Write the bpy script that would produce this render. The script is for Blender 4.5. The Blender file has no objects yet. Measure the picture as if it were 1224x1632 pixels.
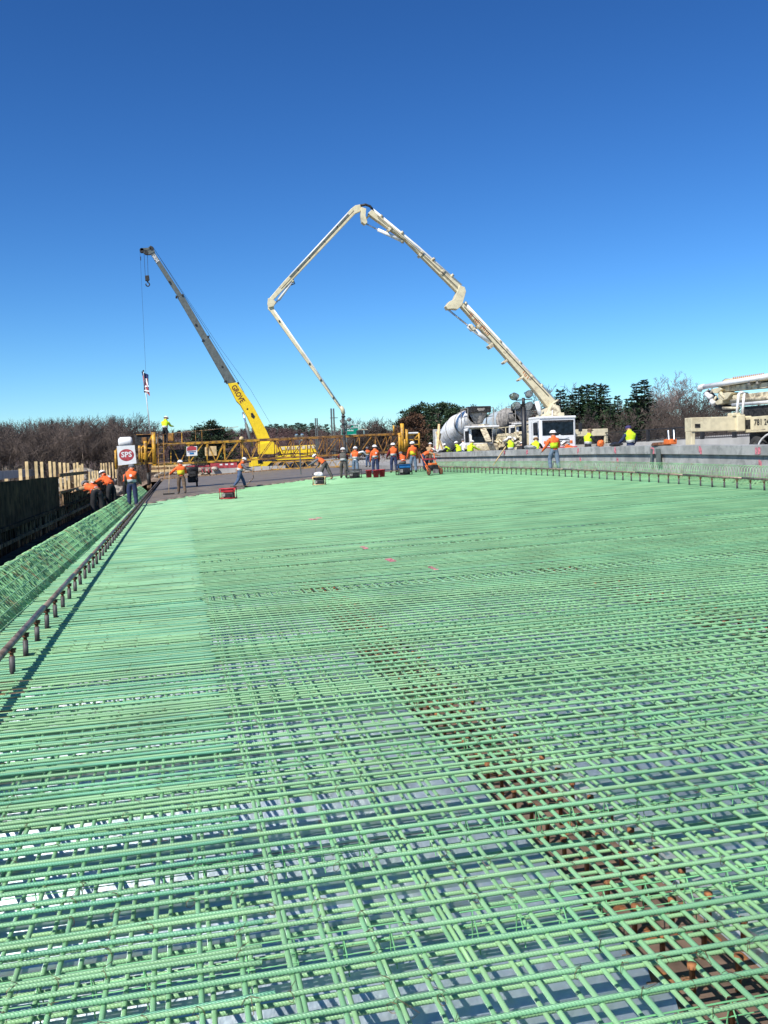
import bpy, bmesh, math, random
import numpy as np
from mathutils import Vector, Matrix
random.seed(7)
rng = np.random.default_rng(7)
PI = math.pi
sc = bpy.context.scene
C = sc.collection

# ------------------------------------------------------------------ camera, world, sun, exposure
# world axes: X across the bridge deck, Y along the bridge, Z up; the rebar mat's top is z = 0 below the camera
FPX = 1518.; PITCH = math.atan(90.5/FPX); ROLL = .035; CAMH = 1.72; YAW = math.radians(12.029)
_F = np.array([0, math.cos(PITCH), -math.sin(PITCH)]); _R0 = np.array([1., 0, 0]); _U0 = np.array([0, math.sin(PITCH), math.cos(PITCH)])
_R = math.cos(ROLL)*_R0 - math.sin(ROLL)*_U0
_U = math.sin(ROLL)*_R0 + math.cos(ROLL)*_U0
_Z = np.array([[math.cos(YAW), math.sin(YAW), 0], [-math.sin(YAW), math.cos(YAW), 0], [0, 0, 1]])
_F, _R, _U = _Z@_F, _Z@_R, _Z@_U
cd = bpy.data.cameras.new('camera'); cam = bpy.data.objects.new('camera', cd); C.objects.link(cam)
cd.sensor_fit = 'VERTICAL'; cd.sensor_height = 24; cd.lens = 24*FPX/1632
cd.clip_start = .05; cd.clip_end = 6000
cam.matrix_world = Matrix(((_R[0], _U[0], -_F[0], 0), (_R[1], _U[1], -_F[1], 0), (_R[2], _U[2], -_F[2], CAMH), (0, 0, 0, 1)))
sc.camera = cam
SUN_EL = math.radians(47); SUN_AZ = math.radians(42)      # azimuth: how far the light turns from +X towards +Y
sd = bpy.data.lights.new('sun', 'SUN'); sd.energy = 5.0; sd.angle = math.radians(.53); sd.color = (1, .955, .88)
so = bpy.data.objects.new('sun', sd); C.objects.link(so)
sdir = Vector((math.cos(SUN_AZ)*math.cos(SUN_EL), math.sin(SUN_AZ)*math.cos(SUN_EL), -math.sin(SUN_EL)))
so.rotation_euler = sdir.to_track_quat('-Z', 'Y').to_euler()
w = bpy.data.worlds.new('World'); sc.world = w; w.use_nodes = True
nt = w.node_tree; bg = nt.nodes['Background']
sky = nt.nodes.new('ShaderNodeTexSky'); sky.sky_type = 'NISHITA'; sky.sun_disc = False
sky.sun_elevation = SUN_EL; sky.sun_rotation = math.atan2(-sdir.x, -sdir.y)
sky.altitude = 300; sky.air_density = 1.0; sky.dust_density = .0; sky.ozone_density = 4.5
hs = nt.nodes.new('ShaderNodeHueSaturation'); hs.inputs['Saturation'].default_value = 1.13; hs.inputs['Value'].default_value = 1.0
tint = nt.nodes.new('ShaderNodeMix'); tint.data_type = 'RGBA'; tint.blend_type = 'MULTIPLY'; tint.inputs['Factor'].default_value = 1; tint.inputs['B'].default_value = (.80, .99, 1.10, 1)
gam = nt.nodes.new('ShaderNodeGamma'); gam.inputs[1].default_value = 1.34
nt.links.new(sky.outputs[0], hs.inputs['Color']); nt.links.new(hs.outputs[0], tint.inputs['A']); nt.links.new(tint.outputs['Result'], gam.inputs[0]); nt.links.new(gam.outputs[0], bg.inputs[0]); bg.inputs[1].default_value = .0525
sc.view_settings.view_transform = 'Standard'; sc.view_settings.look = 'None'
sc.view_settings.gamma = 1; sc.view_settings.exposure = 0.30; sc.view_settings.use_curve_mapping = False

# ------------------------------------------------------------------ placing: photograph pixel -> place in the world
def s_of(u):
    t = min(max(u/40., 0), 1); return .014 + .03*t*t*(3-2*t)
def dz(x, y): return s_of(y)*x
def ray(px, py): return _F + (px-612)/FPX*_R + (816-py)/FPX*_U
def G(px, py, h=0):
    d = ray(px, py); t = 5.
    for i in range(120):
        P = d*t; t = .5*t + .5*(CAMH-s_of(P[1])*P[0]-h)/max(-d[2], 1e-3)
    P = d*t; return Vector((P[0], P[1], CAMH+P[2]))
def PV(px, py, v): d = ray(px, py); t = v/d[0]; return Vector((v, d[1]*t, CAMH+d[2]*t))
def PU(px, py, u): d = ray(px, py); t = u/d[1]; return Vector((d[0]*t, u, CAMH+d[2]*t))
class Plane:
    """an upright plane through two ground points; (s, z) coordinates in it"""
    def __init__(s, A, B):
        s.o = Vector((A[0], A[1], 0)); s.e = (Vector((B[0], B[1], 0))-s.o).normalized(); s.n = Vector((-s.e.y, s.e.x, 0))
    def p(s, px, py):
        d = ray(px, py); d = Vector(d); t = s.o.dot(s.n)/(d.x*s.n.x+d.y*s.n.y); P = d*t+Vector((0, 0, CAMH)); return ((P-s.o).dot(s.e), P.z)
    def w(s, q, n=0): return s.o+s.e*q[0]+s.n*n+Vector((0, 0, q[1]))
    def pw(s, px, py, n=0): return s.w(s.p(px, py), n)

# ------------------------------------------------------------------ mesh builder
class MB:
    def __init__(s): s.v = []; s.f = []
    def box(s, lo, hi, M=None):
        x0, y0, z0 = lo; x1, y1, z1 = hi; b = len(s.v)
        P = [Vector(p) for p in ((x0,y0,z0),(x1,y0,z0),(x1,y1,z0),(x0,y1,z0),(x0,y0,z1),(x1,y0,z1),(x1,y1,z1),(x0,y1,z1))]
        if M is not None: P = [M@p for p in P]
        s.v += [tuple(p) for p in P]
        s.f += [tuple(b+i for i in q) for q in ((0,3,2,1),(4,5,6,7),(0,1,5,4),(1,2,6,5),(2,3,7,6),(3,0,4,7))]; return s
    def cbox(s, c, d, M=None): return s.box([c[i]-d[i]/2 for i in range(3)], [c[i]+d[i]/2 for i in range(3)], M)
    def bar(s, a, b, wx, wy=None, up=(0, 0, 1)):
        a = Vector(a); b = Vector(b); wy = wy or wx; d = (b-a); L = d.length
        if L < 1e-6: return s
        d /= L; up = Vector(up)
        if abs(d.dot(up)) > .98: up = Vector((0, 1, 0))
        x = d.cross(up).normalized(); y = x.cross(d)
        i0 = len(s.v)
        for P in (a, b):
            for sx, sy in ((-1,-1),(1,-1),(1,1),(-1,1)): s.v.append(tuple(P+x*sx*wx/2+y*sy*wy/2))
        s.f += [tuple(i0+i for i in q) for q in ((0,1,2,3),(7,6,5,4),(0,4,5,1),(1,5,6,2),(2,6,7,3),(3,7,4,0))]; return s
    def tube(s, pts, r, n=8, cap=True, closed=False):
        pts = [Vector(p) for p in pts]; m = len(pts); rr = r if hasattr(r, '__len__') else [r]*m; b = len(s.v); ref = None
        for i, P in enumerate(pts):
            if closed: t = pts[(i+1) % m]-pts[i-1]
            else: t = (pts[min(i+1, m-1)]-pts[max(i-1, 0)])
            t = t.normalized() if t.length > 1e-9 else Vector((0, 0, 1))
            if ref is None:
                ref = Vector((0, 0, 1)) if abs(t.z) < .9 else Vector((1, 0, 0))
            x = t.cross(ref).normalized(); y = x.cross(t); ref = y if y.length > .1 else ref
            for k in range(n):
                a = 2*PI*k/n; s.v.append(tuple(P+(x*math.cos(a)+y*math.sin(a))*rr[i]))
        for i in range(m if closed else m-1):
            for k in range(n):
                i2 = (i+1) % m
                s.f.append((b+i*n+k, b+i*n+(k+1) % n, b+i2*n+(k+1) % n, b+i2*n+k))
        if cap and not closed: s.f.append(tuple(b+k for k in range(n-1, -1, -1))); s.f.append(tuple(b+(m-1)*n+k for k in range(n)))
        return s
    def lathe(s, prof, n=16, M=None, a0=0, a1=2*PI):
        b = len(s.v); m = len(prof); full = abs(a1-a0-2*PI) < 1e-6; N = n if full else n+1
        for (r, z) in prof:
            for k in range(N):
                a = a0+(a1-a0)*k/n; p = Vector((r*math.cos(a), r*math.sin(a), z)); p = M@p if M is not None else p; s.v.append(tuple(p))
        for i in range(m-1):
            for k in range(n):
                k2 = (k+1) % N if full else k+1
                s.f.append((b+i*N+k, b+i*N+k2, b+(i+1)*N+k2, b+(i+1)*N+k))
        return s
    def cyl(s, a, b, r, n=10): return s.tube([a, b], r, n)
    def prism(s, P, pts, n0, n1):
        """outline pts in a Plane, extruded along its normal"""
        b = len(s.v); m = len(pts)
        for n in (n0, n1): s.v += [tuple(P.w(q, n)) for q in pts]
        s.f.append(tuple(b+i for i in range(m))); s.f.append(tuple(b+m+i for i in range(m-1, -1, -1)))
        for i in range(m): j = (i+1) % m; s.f.append((b+i, b+m+i, b+m+j, b+j))
        return s
    def poly(s, pts):
        b = len(s.v); s.v += [tuple(p) for p in pts]; s.f.append(tuple(range(b, b+len(pts)))); return s
    def mesh(s, name, smooth=False):
        me = bpy.data.meshes.new(name); me.from_pydata(s.v, [], s.f); me.validate(); me.update()
        bm = bmesh.new(); bm.from_mesh(me); bmesh.ops.recalc_face_normals(bm, faces=bm.faces); bm.to_mesh(me); bm.free()
        if smooth: me.polygons.foreach_set('use_smooth', [True]*len(me.polygons))
        return me
    def build(s, name, m, parent=None, smooth=False, bevel=0):
        return link(name, s.mesh(name, smooth), m, parent, bevel)
def link(name, me, m, parent=None, bevel=0, loc=None, rot=None, scale=None):
    if m is not None and not me.materials: me.materials.append(m)
    o = bpy.data.objects.new(name, me); C.objects.link(o)
    if parent is not None: o.parent = parent
    if loc is not None: o.location = loc
    if rot is not None: o.rotation_euler = rot
    if scale is not None: o.scale = scale
    if bevel: b = o.modifiers.new('bevel', 'BEVEL'); b.width = bevel; b.segments = 2; b.limit_method = 'ANGLE'
    return o
def tag(o, label=None, cat=None, group=None, kind=None):
    if label: o['label'] = label
    if cat: o['category'] = cat
    if group: o['group'] = group
    if kind: o['kind'] = kind
    return o
def thing(name, label, cat, loc=(0,0,0), rz=0, group=None, rot=None):
    o = bpy.data.objects.new(name, None); C.objects.link(o); o.location = loc; o.rotation_euler = rot if rot else (0, 0, rz)
    o.empty_display_size = .3; return tag(o, label, cat, group)
def kids(o): return [c for c in C.objects if c.parent is o]
_ch = {}
def copy_tree(o, par=None, ch=None):
    ch = ch or _ch
    c = o.copy(); C.objects.link(c)
    if par is not None: c.parent = par
    for k in ch.get(o.name, []): copy_tree(k, c, ch)
    return c
def treeof(o):
    d = {}
    def rec(x, lst):
        for c in lst: pass
    for c in C.objects:
        if c.parent is not None: d.setdefault(c.parent.name, []).append(c)
    return d

# ------------------------------------------------------------------ materials
def mat(name, col, rough=.6, metal=0., var=.12, scale=4., bump=0., bscale=40., objvar=0., col2=None, spec=.5, dirt=None, dirt_amt=.5, dscale=2.):
    m = bpy.data.materials.new(name); m.use_nodes = True; n = m.node_tree; b = n.nodes['Principled BSDF']; L = n.links.new
    b.inputs['Roughness'].default_value = rough; b.inputs['Metallic'].default_value = metal; b.inputs['Specular IOR Level'].default_value = spec
    tc = n.nodes.new('ShaderNodeNewGeometry')
    nz = n.nodes.new('ShaderNodeTexNoise'); nz.inputs['Scale'].default_value = scale; nz.inputs['Detail'].default_value = 4; L(tc.outputs['Position'], nz.inputs['Vector'])
    mx = n.nodes.new('ShaderNodeMix'); mx.data_type = 'RGBA'
    c2 = col2 or [max(0, min(1, c*(1-2.2*var))) for c in col]
    mx.inputs['A'].default_value = (*c2, 1); mx.inputs['B'].default_value = (*[min(1, c*(1+(var if not col2 else 0))) for c in col], 1)
    rp = n.nodes.new('ShaderNodeMapRange'); rp.inputs['From Min'].default_value = .32; rp.inputs['From Max'].default_value = .62
    L(nz.outputs['Fac'], rp.inputs['Value']); L(rp.outputs[0], mx.inputs['Factor']); out = mx.outputs['Result']
    if dirt:
        n2 = n.nodes.new('ShaderNodeTexNoise'); n2.inputs['Scale'].default_value = dscale; n2.inputs['Detail'].default_value = 8; n2.inputs['Roughness'].default_value = .65; L(tc.outputs['Position'], n2.inputs['Vector'])
        r2 = n.nodes.new('ShaderNodeMapRange'); r2.inputs['From Min'].default_value = .62-.25*dirt_amt; r2.inputs['From Max'].default_value = .7-.15*dirt_amt; L(n2.outputs['Fac'], r2.inputs['Value'])
        m2 = n.nodes.new('ShaderNodeMix'); m2.data_type = 'RGBA'; L(r2.outputs[0], m2.inputs['Factor']); L(out, m2.inputs['A']); m2.inputs['B'].default_value = (*dirt, 1); out = m2.outputs['Result']
    if objvar:
        oi = n.nodes.new('ShaderNodeObjectInfo'); mr = n.nodes.new('ShaderNodeMapRange'); mr.inputs['To Min'].default_value = 1-objvar; mr.inputs['To Max'].default_value = 1+objvar
        L(oi.outputs['Random'], mr.inputs['Value']); h = n.nodes.new('ShaderNodeHueSaturation'); L(mr.outputs[0], h.inputs['Value']); L(out, h.inputs['Color']); out = h.outputs[0]
    L(out, b.inputs['Base Color'])
    if bump:
        nb = n.nodes.new('ShaderNodeTexNoise'); nb.inputs['Scale'].default_value = bscale; nb.inputs['Detail'].default_value = 5; L(tc.outputs['Position'], nb.inputs['Vector'])
        bp = n.nodes.new('ShaderNodeBump'); bp.inputs['Strength'].default_value = bump; bp.inputs['Distance'].default_value = .02; L(nb.outputs['Fac'], bp.inputs['Height']); L(bp.outputs[0], b.inputs['Normal'])
    return m
def rebar_mat(name, ca, cb, axis):
    """epoxy coated ribbed bar: ribs run slanting round the bar every 13 mm along `axis`"""
    m = bpy.data.materials.new(name); m.use_nodes = True; n = m.node_tree; b = n.nodes['Principled BSDF']; L = n.links.new
    b.inputs['Roughness'].default_value = .33; b.inputs['Specular IOR Level'].default_value = .55
    ge = n.nodes.new('ShaderNodeNewGeometry'); oi = n.nodes.new('ShaderNodeObjectInfo'); tc = n.nodes.new('ShaderNodeTexCoord')
    mx = n.nodes.new('ShaderNodeMix'); mx.data_type = 'RGBA'; mx.inputs['A'].default_value = (*ca, 1); mx.inputs['B'].default_value = (*cb, 1)
    L(oi.outputs['Random'], mx.inputs['Factor'])
    nz = n.nodes.new('ShaderNodeTexNoise'); nz.inputs['Scale'].default_value = 1.3; nz.inputs['Detail'].default_value = 6; L(ge.outputs['Position'], nz.inputs['Vector'])
    mr = n.nodes.new('ShaderNodeMapRange'); mr.inputs['From Min'].default_value = .3; mr.inputs['From Max'].default_value = .7; mr.inputs['To Min'].default_value = .78; mr.inputs['To Max'].default_value = 1.12; L(nz.outputs['Fac'], mr.inputs['Value'])
    h = n.nodes.new('ShaderNodeHueSaturation'); L(mx.outputs['Result'], h.inputs['Color']); L(mr.outputs[0], h.inputs['Value'])
    n2 = n.nodes.new('ShaderNodeTexNoise'); n2.inputs['Scale'].default_value = 9; n2.inputs['Detail'].default_value = 8; n2.inputs['Roughness'].default_value = .7; L(ge.outputs['Position'], n2.inputs['Vector'])
    r2 = n.nodes.new('ShaderNodeMapRange'); r2.inputs['From Min'].default_value = .68; r2.inputs['From Max'].default_value = .76; r2.inputs['To Max'].default_value = .45; L(n2.outputs['Fac'], r2.inputs['Value'])
    m2 = n.nodes.new('ShaderNodeMix'); m2.data_type = 'RGBA'; L(r2.outputs[0], m2.inputs['Factor']); L(h.outputs[0], m2.inputs['A']); m2.inputs['B'].default_value = (.25, .19, .11, 1); L(m2.outputs['Result'], b.inputs['Base Color'])
    sx = n.nodes.new('ShaderNodeSeparateXYZ'); L(ge.outputs['Position'], sx.inputs[0]); so_ = n.nodes.new('ShaderNodeSeparateXYZ'); L(tc.outputs['Object'], so_.inputs[0])
    def ma(op, a, bb):
        q = n.nodes.new('ShaderNodeMath'); q.operation = op
        for i, x in enumerate((a, bb)):
            if x is None: continue
            if isinstance(x, (int, float)): q.inputs[i].default_value = x
            else: L(x, q.inputs[i])
        return q.outputs[0]
    along = sx.outputs[0 if axis == 'x' else 1]; across = so_.outputs[1 if axis == 'x' else 0]
    ph = ma('ADD', ma('MULTIPLY', along, 2*PI/.0125), ma('MULTIPLY', across, 2*PI/.0125*1.3))
    sn = ma('POWER', ma('ADD', ma('MULTIPLY', ma('SINE', ph, None), .5), .5), 2.2)
    bp = n.nodes.new('ShaderNodeBump'); bp.inputs['Strength'].default_value = 1.0; bp.inputs['Distance'].default_value = .0015 if axis == 'x' else .0006; L(sn, bp.inputs['Height']); L(bp.outputs[0], b.inputs['Normal'])
    return m
M = {}
GA, GB = (.215, .475, .245), (.29, .52, .255)
TA, TB = (.155, .44, .26), (.20, .475, .27)
M['gx'] = rebar_mat('green_epoxy_across', GA, GB, 'x'); M['gy'] = rebar_mat('green_epoxy_along', GA, GB, 'y')
M['tx'] = rebar_mat('teal_epoxy_across', TA, TB, 'x')
M['green'] = mat('green_epoxy_plain', (.18, .48, .22), .4, var=.15)
M['hoopg'] = mat('pale_green_epoxy', (.27, .56, .26), .4, var=.18, scale=1.2, dirt=(.32, .26, .12), dirt_amt=.35, dscale=3)
M['wire'] = mat('tie_wire', (.14, .08, .035), .5, .4)
M['pan'] = mat('galvanised_pan', (.56, .66, .71), .36, .84, var=.12, scale=6, bump=.12, bscale=25, dirt=(.52, .57, .62), dirt_amt=.45, dscale=6)
M['foil'] = mat('closure_metal', (.70, .72, .74), .32, .7, var=.06, bump=.5, bscale=14)
M['steel'] = mat('weathered_steel', (.165, .11, .08), .75, .1, var=.2, scale=7, bump=.15, dirt=(.36, .15, .05), dirt_amt=.2, dscale=4)
M['stud'] = mat('shear_stud', (.20, .09, .04), .7, .3, var=.3, scale=30)
M['studhead'] = mat('rusty_weld', (.27, .11, .04), .75, .1, var=.3, scale=30)
M['railpipe'] = mat('rail_pipe', (.26, .20, .155), .5, .35, var=.3, scale=7, dirt=(.32, .24, .17), dirt_amt=.4)
M['sleeve'] = mat('rail_sleeve', (.09, .085, .085), .6, .2, var=.25, scale=12)
M['rust'] = mat('rust', (.16, .07, .035), .8, .2, var=.3, scale=14)
M['lumber'] = mat('fresh_lumber', (.72, .52, .26), .7, var=.16, scale=5, objvar=.10)
M['ply'] = mat('dark_form_plywood', (.050, .034, .022), .9, var=.35, scale=3, dirt=(.11, .07, .04), dirt_amt=.4, dscale=1.6, objvar=.2, spec=.05)
M['oldwood'] = mat('old_timber', (.27, .17, .095), .85, var=.4, scale=6, objvar=.35, spec=.15)
M['wet'] = mat('wet_concrete', (.185, .152, .115), .55, var=.14, scale=1.1, bump=.35, bscale=9, dirt=(.12, .103, .087), dirt_amt=.3, dscale=.8)
M['conc'] = mat('grey_concrete', (.37, .375, .36), .85, var=.12, scale=1.5, bump=.2, bscale=20, dirt=(.25, .26, .25), dirt_amt=.5, dscale=2.5, objvar=.10)
M['conc2'] = mat('pale_concrete', (.44, .43, .40), .85, var=.1, scale=.8, bump=.15)
M['pink'] = mat('pink_paint', (.62, .20, .24), .6, var=.25, scale=12)
M['yellow'] = mat('machine_yellow', (.62, .33, .03), .5, var=.2, scale=3, dirt=(.17, .085, .035), dirt_amt=.55, dscale=4)
M['yellowrust'] = mat('worn_rusty_yellow', (.42, .20, .035), .65, var=.3, scale=4, dirt=(.15, .07, .03), dirt_amt=.75, dscale=2.2)
M['craney'] = mat('crane_yellow', (.85, .60, .02), .38, var=.06)
M['craneg'] = mat('crane_grey', (.115, .13, .12), .45, var=.12)
M['cream'] = mat('cream_paint', (.68, .60, .40), .40, var=.07, dirt=(.50, .42, .27), dirt_amt=.3, dscale=1.3)
M['creamd'] = mat('dirty_cream_paint', (.66, .58, .40), .55, var=.18, dirt=(.25, .2, .14), dirt_amt=.55, dscale=3)
M['white'] = mat('white_paint', (.8, .8, .78), .4, var=.04, dirt=(.6, .58, .55), dirt_amt=.2)
M['drum'] = mat('mixer_drum_white', (.82, .82, .80), .45, var=.08, dirt=(.45, .44, .40), dirt_amt=.35, dscale=1.2)
M['drumb'] = mat('mixer_drum_blue', (.42, .50, .53), .5, var=.1, dirt=(.36, .35, .31), dirt_amt=.5)
M['dust'] = mat('concrete_splashed_metal', (.30, .28, .25), .85, var=.25, scale=5)
M['black'] = mat('black_plastic', (.02, .02, .022), .5, var=.2)
M['rubber'] = mat('tyre_rubber', (.03, .03, .03), .85, var=.2)
M['dark'] = mat('dark_machinery', (.04, .038, .036), .6, .3, var=.4, scale=9)
M['glass'] = mat('dark_glass', (.012, .02, .03), .12, 0, var=.3, spec=.15)
M['chrome'] = mat('bright_rod', (.5, .55, .62), .2, .9)
M['lens'] = mat('flood_lens', (.55, .62, .62), .12, .7, var=.2, scale=8)
M['red'] = mat('red_plastic', (.55, .03, .04), .45, var=.12)
M['redd'] = mat('dull_red_paint', (.40, .05, .06), .6, var=.2)
M['blue'] = mat('blue_plastic', (.02, .16, .40), .4, var=.12)
M['navy'] = mat('navy_print', (.02, .03, .12), .5)
M['signg'] = mat('sign_green', (.0, .24, .15), .4, var=.05)
M['orange'] = mat('orange_paint', (.75, .16, .03), .5, var=.1)
M['lettero'] = mat('orange_lettering', (.62, .20, .05), .5, var=.1)
M['letterb'] = mat('black_lettering', (.02, .02, .02), .5)
M['letterbr'] = mat('brown_lettering', (.16, .06, .02), .5)
M['rope'] = mat('steel_rope', (.05, .05, .055), .5, .5)
M['hose'] = mat('grey_rubber_hose', (.07, .065, .065), .7, var=.3)
M['dirt'] = mat('dirt', (.24, .17, .115), .95, var=.25, scale=.6, bump=.4, bscale=3)
M['ground'] = mat('winter_ground', (.15, .125, .075), .95, var=.35, scale=.15, bump=.3, bscale=1)
M['hill'] = mat('leafless_hillside', (.105, .070, .060), 1, var=.3, scale=.05, dirt=(.07, .075, .04), dirt_amt=.3, dscale=.03)
M['road'] = mat('deck_road', (.30, .29, .27), .9, var=.12, scale=1)
M['rock'] = mat('rubble', (.40, .35, .28), .9, var=.25, scale=2, bump=.3, bscale=8)
M['bark'] = mat('grey_bark', (.17, .135, .11), .9, var=.3, scale=3, objvar=.3)
M['twig'] = mat('bare_twigs', (.105, .080, .066), .9, var=.25, scale=.3, objvar=.3)
M['twigp'] = mat('grey_bare_twigs', (.20, .165, .15), .9, var=.2, scale=.3)
M['fartwig'] = mat('far_bare_twigs', (.13, .078, .072), .95, var=.25, scale=.05)
M['needle'] = mat('spruce_needles', (.026, .058, .020), .75, var=.4, scale=1.2, objvar=.25)
M['needle2'] = mat('pine_needles', (.034, .066, .026), .75, var=.4, scale=1., objvar=.25)
M['rustleaf'] = mat('rusty_foliage', (.12, .06, .03), .8, var=.35, scale=1)
M['bushred'] = mat('red_brush', (.16, .075, .06), .9, var=.3, scale=1)

# ------------------------------------------------------------------ setting: ground, hills, decks
g = MB()
g.box((-2500, -300, -4.2), (2500, 3000, -4.0)); tag(g.build('ground', M['ground']), kind='structure')
def heightfield(name, x0, x1, y0, y1, nx, ny, fn, m):
    h = MB()
    for j in range(ny+1):
        for i in range(nx+1):
            x = x0+(x1-x0)*i/nx; y = y0+(y1-y0)*j/ny; h.v.append((x, y, fn(x, y)))
    for j in range(ny):
        for i in range(nx): a = j*(nx+1)+i; h.f.append((a, a+1, a+nx+2, a+nx+1))
    return h.build(name, m, smooth=True)
from mathutils import noise as NZ
def nz(x, y, z=0): return NZ.noise(Vector((x, y, z)))
def hill_h(x, y):
    t = min(max((y-230)/260, 0), 1)
    return -5+t*t*(3-2*t)*(17+4*nz(x/170, y/300, 2)+1.5*nz(x/45, y/60))*(1.0 if x > -700 else .9)
tag(heightfield('hills', -900, 1100, 225, 900, 90, 26, hill_h, M['hill']), kind='structure')
# ground rise left, under the near wood
def rise(x, y): return -4.1+2.6*max(0, min(1, (y-100)/60))+.5*nz(x/12, y/12)
tag(heightfield('wood_bank', -120, 2, 100, 225, 40, 40, lambda x, y: rise(x, y)*min(1, 1) - 4*max(0, (x+14)/16), M['hill']), kind='structure')

# steel girders with studs, pans between them
GIRD = [-1.68, 1.87, 5.4, 8.93, 12.46, 15.99]
UEND = 62.
def zline(v, dzv, u0, u1, n=14):
    return [(v, u0+(u1-u0)*k/n, s_of(u0+(u1-u0)*k/n)*v+dzv) for k in range(n+1)]
def sheet_box(mb, v0, v1, ua, ub, z0, z1, n=14):
    """box following the deck's twist"""
    b = len(mb.v)
    for k in range(n+1):
        u = ua+(ub-ua)*k/n; s = s_of(u)
        for (v, z) in ((v0, z0), (v1, z0), (v1, z1), (v0, z1)): mb.v.append((v, u, s*v+z))
    for k in range(n):
        for q in range(4): q2 = (q+1) % 4; mb.f.append((b+k*4+q, b+k*4+q2, b+k*4+4+q2, b+k*4+4+q))
    mb.f.append((b, b+1, b+2, b+3)); mb.f.append(tuple(b+n*4+q for q in (3, 2, 1, 0))); return mb
stud_p = [(.0, .0), (.011, 0), (.011, .115), (.0175, .118), (.0175, .13), (0, .131)]
stud_me = MB().lathe(stud_p, 7).mesh('stud', True); stud_me.materials.append(M['stud'])
weld_me = MB().lathe([(.0, .006), (.020, .004), (.026, 0)], 9).mesh('weld_ring', True); weld_me.materials.append(M['studhead'])
cap_me = MB().lathe([(.0178, .117), (.0178, .133), (0, .134)], 8).mesh('stud_head', True); cap_me.materials.append(M['studhead'])
gn = 0
glabel = ['weathered steel girder along the left screed rail', 'rusty steel girder running up the middle of the near rebar mat', 'rusty steel girder next on the right of the middle one',
          'steel girder under the mat, third from the right edge', 'steel girder under the mat, second from the right edge', 'steel girder under the mat beside the right screed rail']
for gi, gv in enumerate(GIRD):
    t = thing('steel_girder', glabel[gi], 'girder', (gv, 0, -.3), group='girders under the rebar mat')
    fl = MB(); sheet_box(fl, gv-.28, gv+.28, .2, UEND, -.31, -.27); fo = fl.build('top_flange', M['steel'], t); fo.location = (-gv, 0, .3)
    we = MB(); sheet_box(we, gv-.01, gv+.01, .2, UEND, -1.5, -.312); wo = we.build('web', M['steel'], t); wo.location = (-gv, 0, .3)
    hid = MB()
    if gi in (1, 2):
        u = 1.6; cnt = 0
        while u < 30:
            for k in (-1, 0, 1):
                if cnt < 240 and u < 14:
                    for me, nm in ((stud_me, 'shear_stud'),):
                        o = link(nm, me, None, t, loc=(k*.17+random.uniform(-.006, .006), u, -.27+.3+s_of(u)*(gv+k*.17)), rot=(random.uniform(-.04, .04), random.uniform(-.04, .04), 0))
                        link('stud_head', cap_me, None, o)
                    cnt += 1
                else: hid.cyl((k*.145, u, .03+s_of(u)*(gv+k*.145)), (k*.145, u, .155+s_of(u)*(gv+k*.145)), .012, 5)
            u += .23
        wl = MB()
        for q in range(60):   # bare ground spots on the flange where studs were tried and cut off
            u = random.uniform(2, 12); k = random.uniform(-.18, .18)
            wl.lathe([(0, .0035), (random.uniform(.012, .026), .003), (.03, .0005)], 9, Matrix.Translation((k, u, -.27+.3+s_of(u)*(gv+k))))
        tag(wl.build('weld_spot', M['studhead'], t), kind='stuff')
        if hid.v: tag(hid.build('far_studs', M['stud'], t), kind='stuff')
# corrugated galvanised pans: one thing per bay
pl = ['narrow bay of galvanised deck pans beyond the left girder', 'galvanised corrugated deck pans between the left rail and the middle girder', 'galvanised deck pans on the right of the middle rusty girder', 'galvanised deck pans between second and third right girders',
      'galvanised deck pans under the right part of the mat', 'galvanised deck pans beside the right screed rail', 'galvanised deck pans under the right parapet bars']
edges = [(-4.0, GIRD[0]-.25)]+[(GIRD[i]+.26, GIRD[i+1]-.26) for i in range(5)]+[(GIRD[5]+.2, 17.7)]
edges[0] = (-2.75, GIRD[0]-.26)
for bi, (va, vb) in enumerate(edges):
    t = thing('deck_pans', pl[bi], 'deck pan', ((va+vb)/2, 0, -.3), group='galvanised stay in place deck pans')
    u = .6; k = 0; nb = 0
    per = .2; d = .075
    prof = [(0, 0), (.028, 0), (.075, -d*.9), (.118, -d*.9), (.172, 0), (.2, 0)]
    far = MB()
    while u < UEND:
        L = .8 if u < 14 else 3.2
        mb = MB() if u < 26 else far
        b = len(mb.v); n = int(round(L/per)); us = []
        for i in range(n):
            for (a, z) in prof[:-1]: us.append((u+i*per+a, z))
        us.append((u+n*per-.001, 0))
        zz = -.215+random.uniform(-.003, .003)
        for (uu, z) in us:
            for v in (va, (va+vb)/2, vb): mb.v.append((v-(va+vb)/2, uu, s_of(uu)*v+z+zz+.3+(-.006 if v not in (va, vb) else 0)))
        for i in range(len(us)-1):
            for q in range(2): a = b+i*3+q; mb.f.append((a, a+1, a+4, a+3))
        if mb is not far: mb.build('pan_sheet', M['pan'], t)
        u += L
    if far.v: tag(far.build('far_pan_sheets', M['pan'], t), kind='stuff')
    # bent closure strips along the flange edges
    if bi in (2, 3):
        for side, vv in ((0, va),):
            u = 1.5
            while u < 14:
                st = MB(); b = 0; n = 7; L = .75; s_ = -1 if side == 0 else 1
                for i in range(n+1):
                    uu = u+L*i/n; j = random.uniform(-.022, .022)
                    for (a, z) in ((-.05, -.21), (.02, -.215+j*.5), (.035+j*.4, -.235+j), (.06+j, -.264), (.1, -.266)):
                        v = vv+s_*a; st.v.append((v-(va+vb)/2, uu, s_of(uu)*v+z+.3))
                for i in range(n):
                    for q in range(4): a = i*5+q; st.f.append((a, a+1, a+6, a+5))
                st.build('closure_strip', M['foil'], t); u += L+.02
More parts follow.
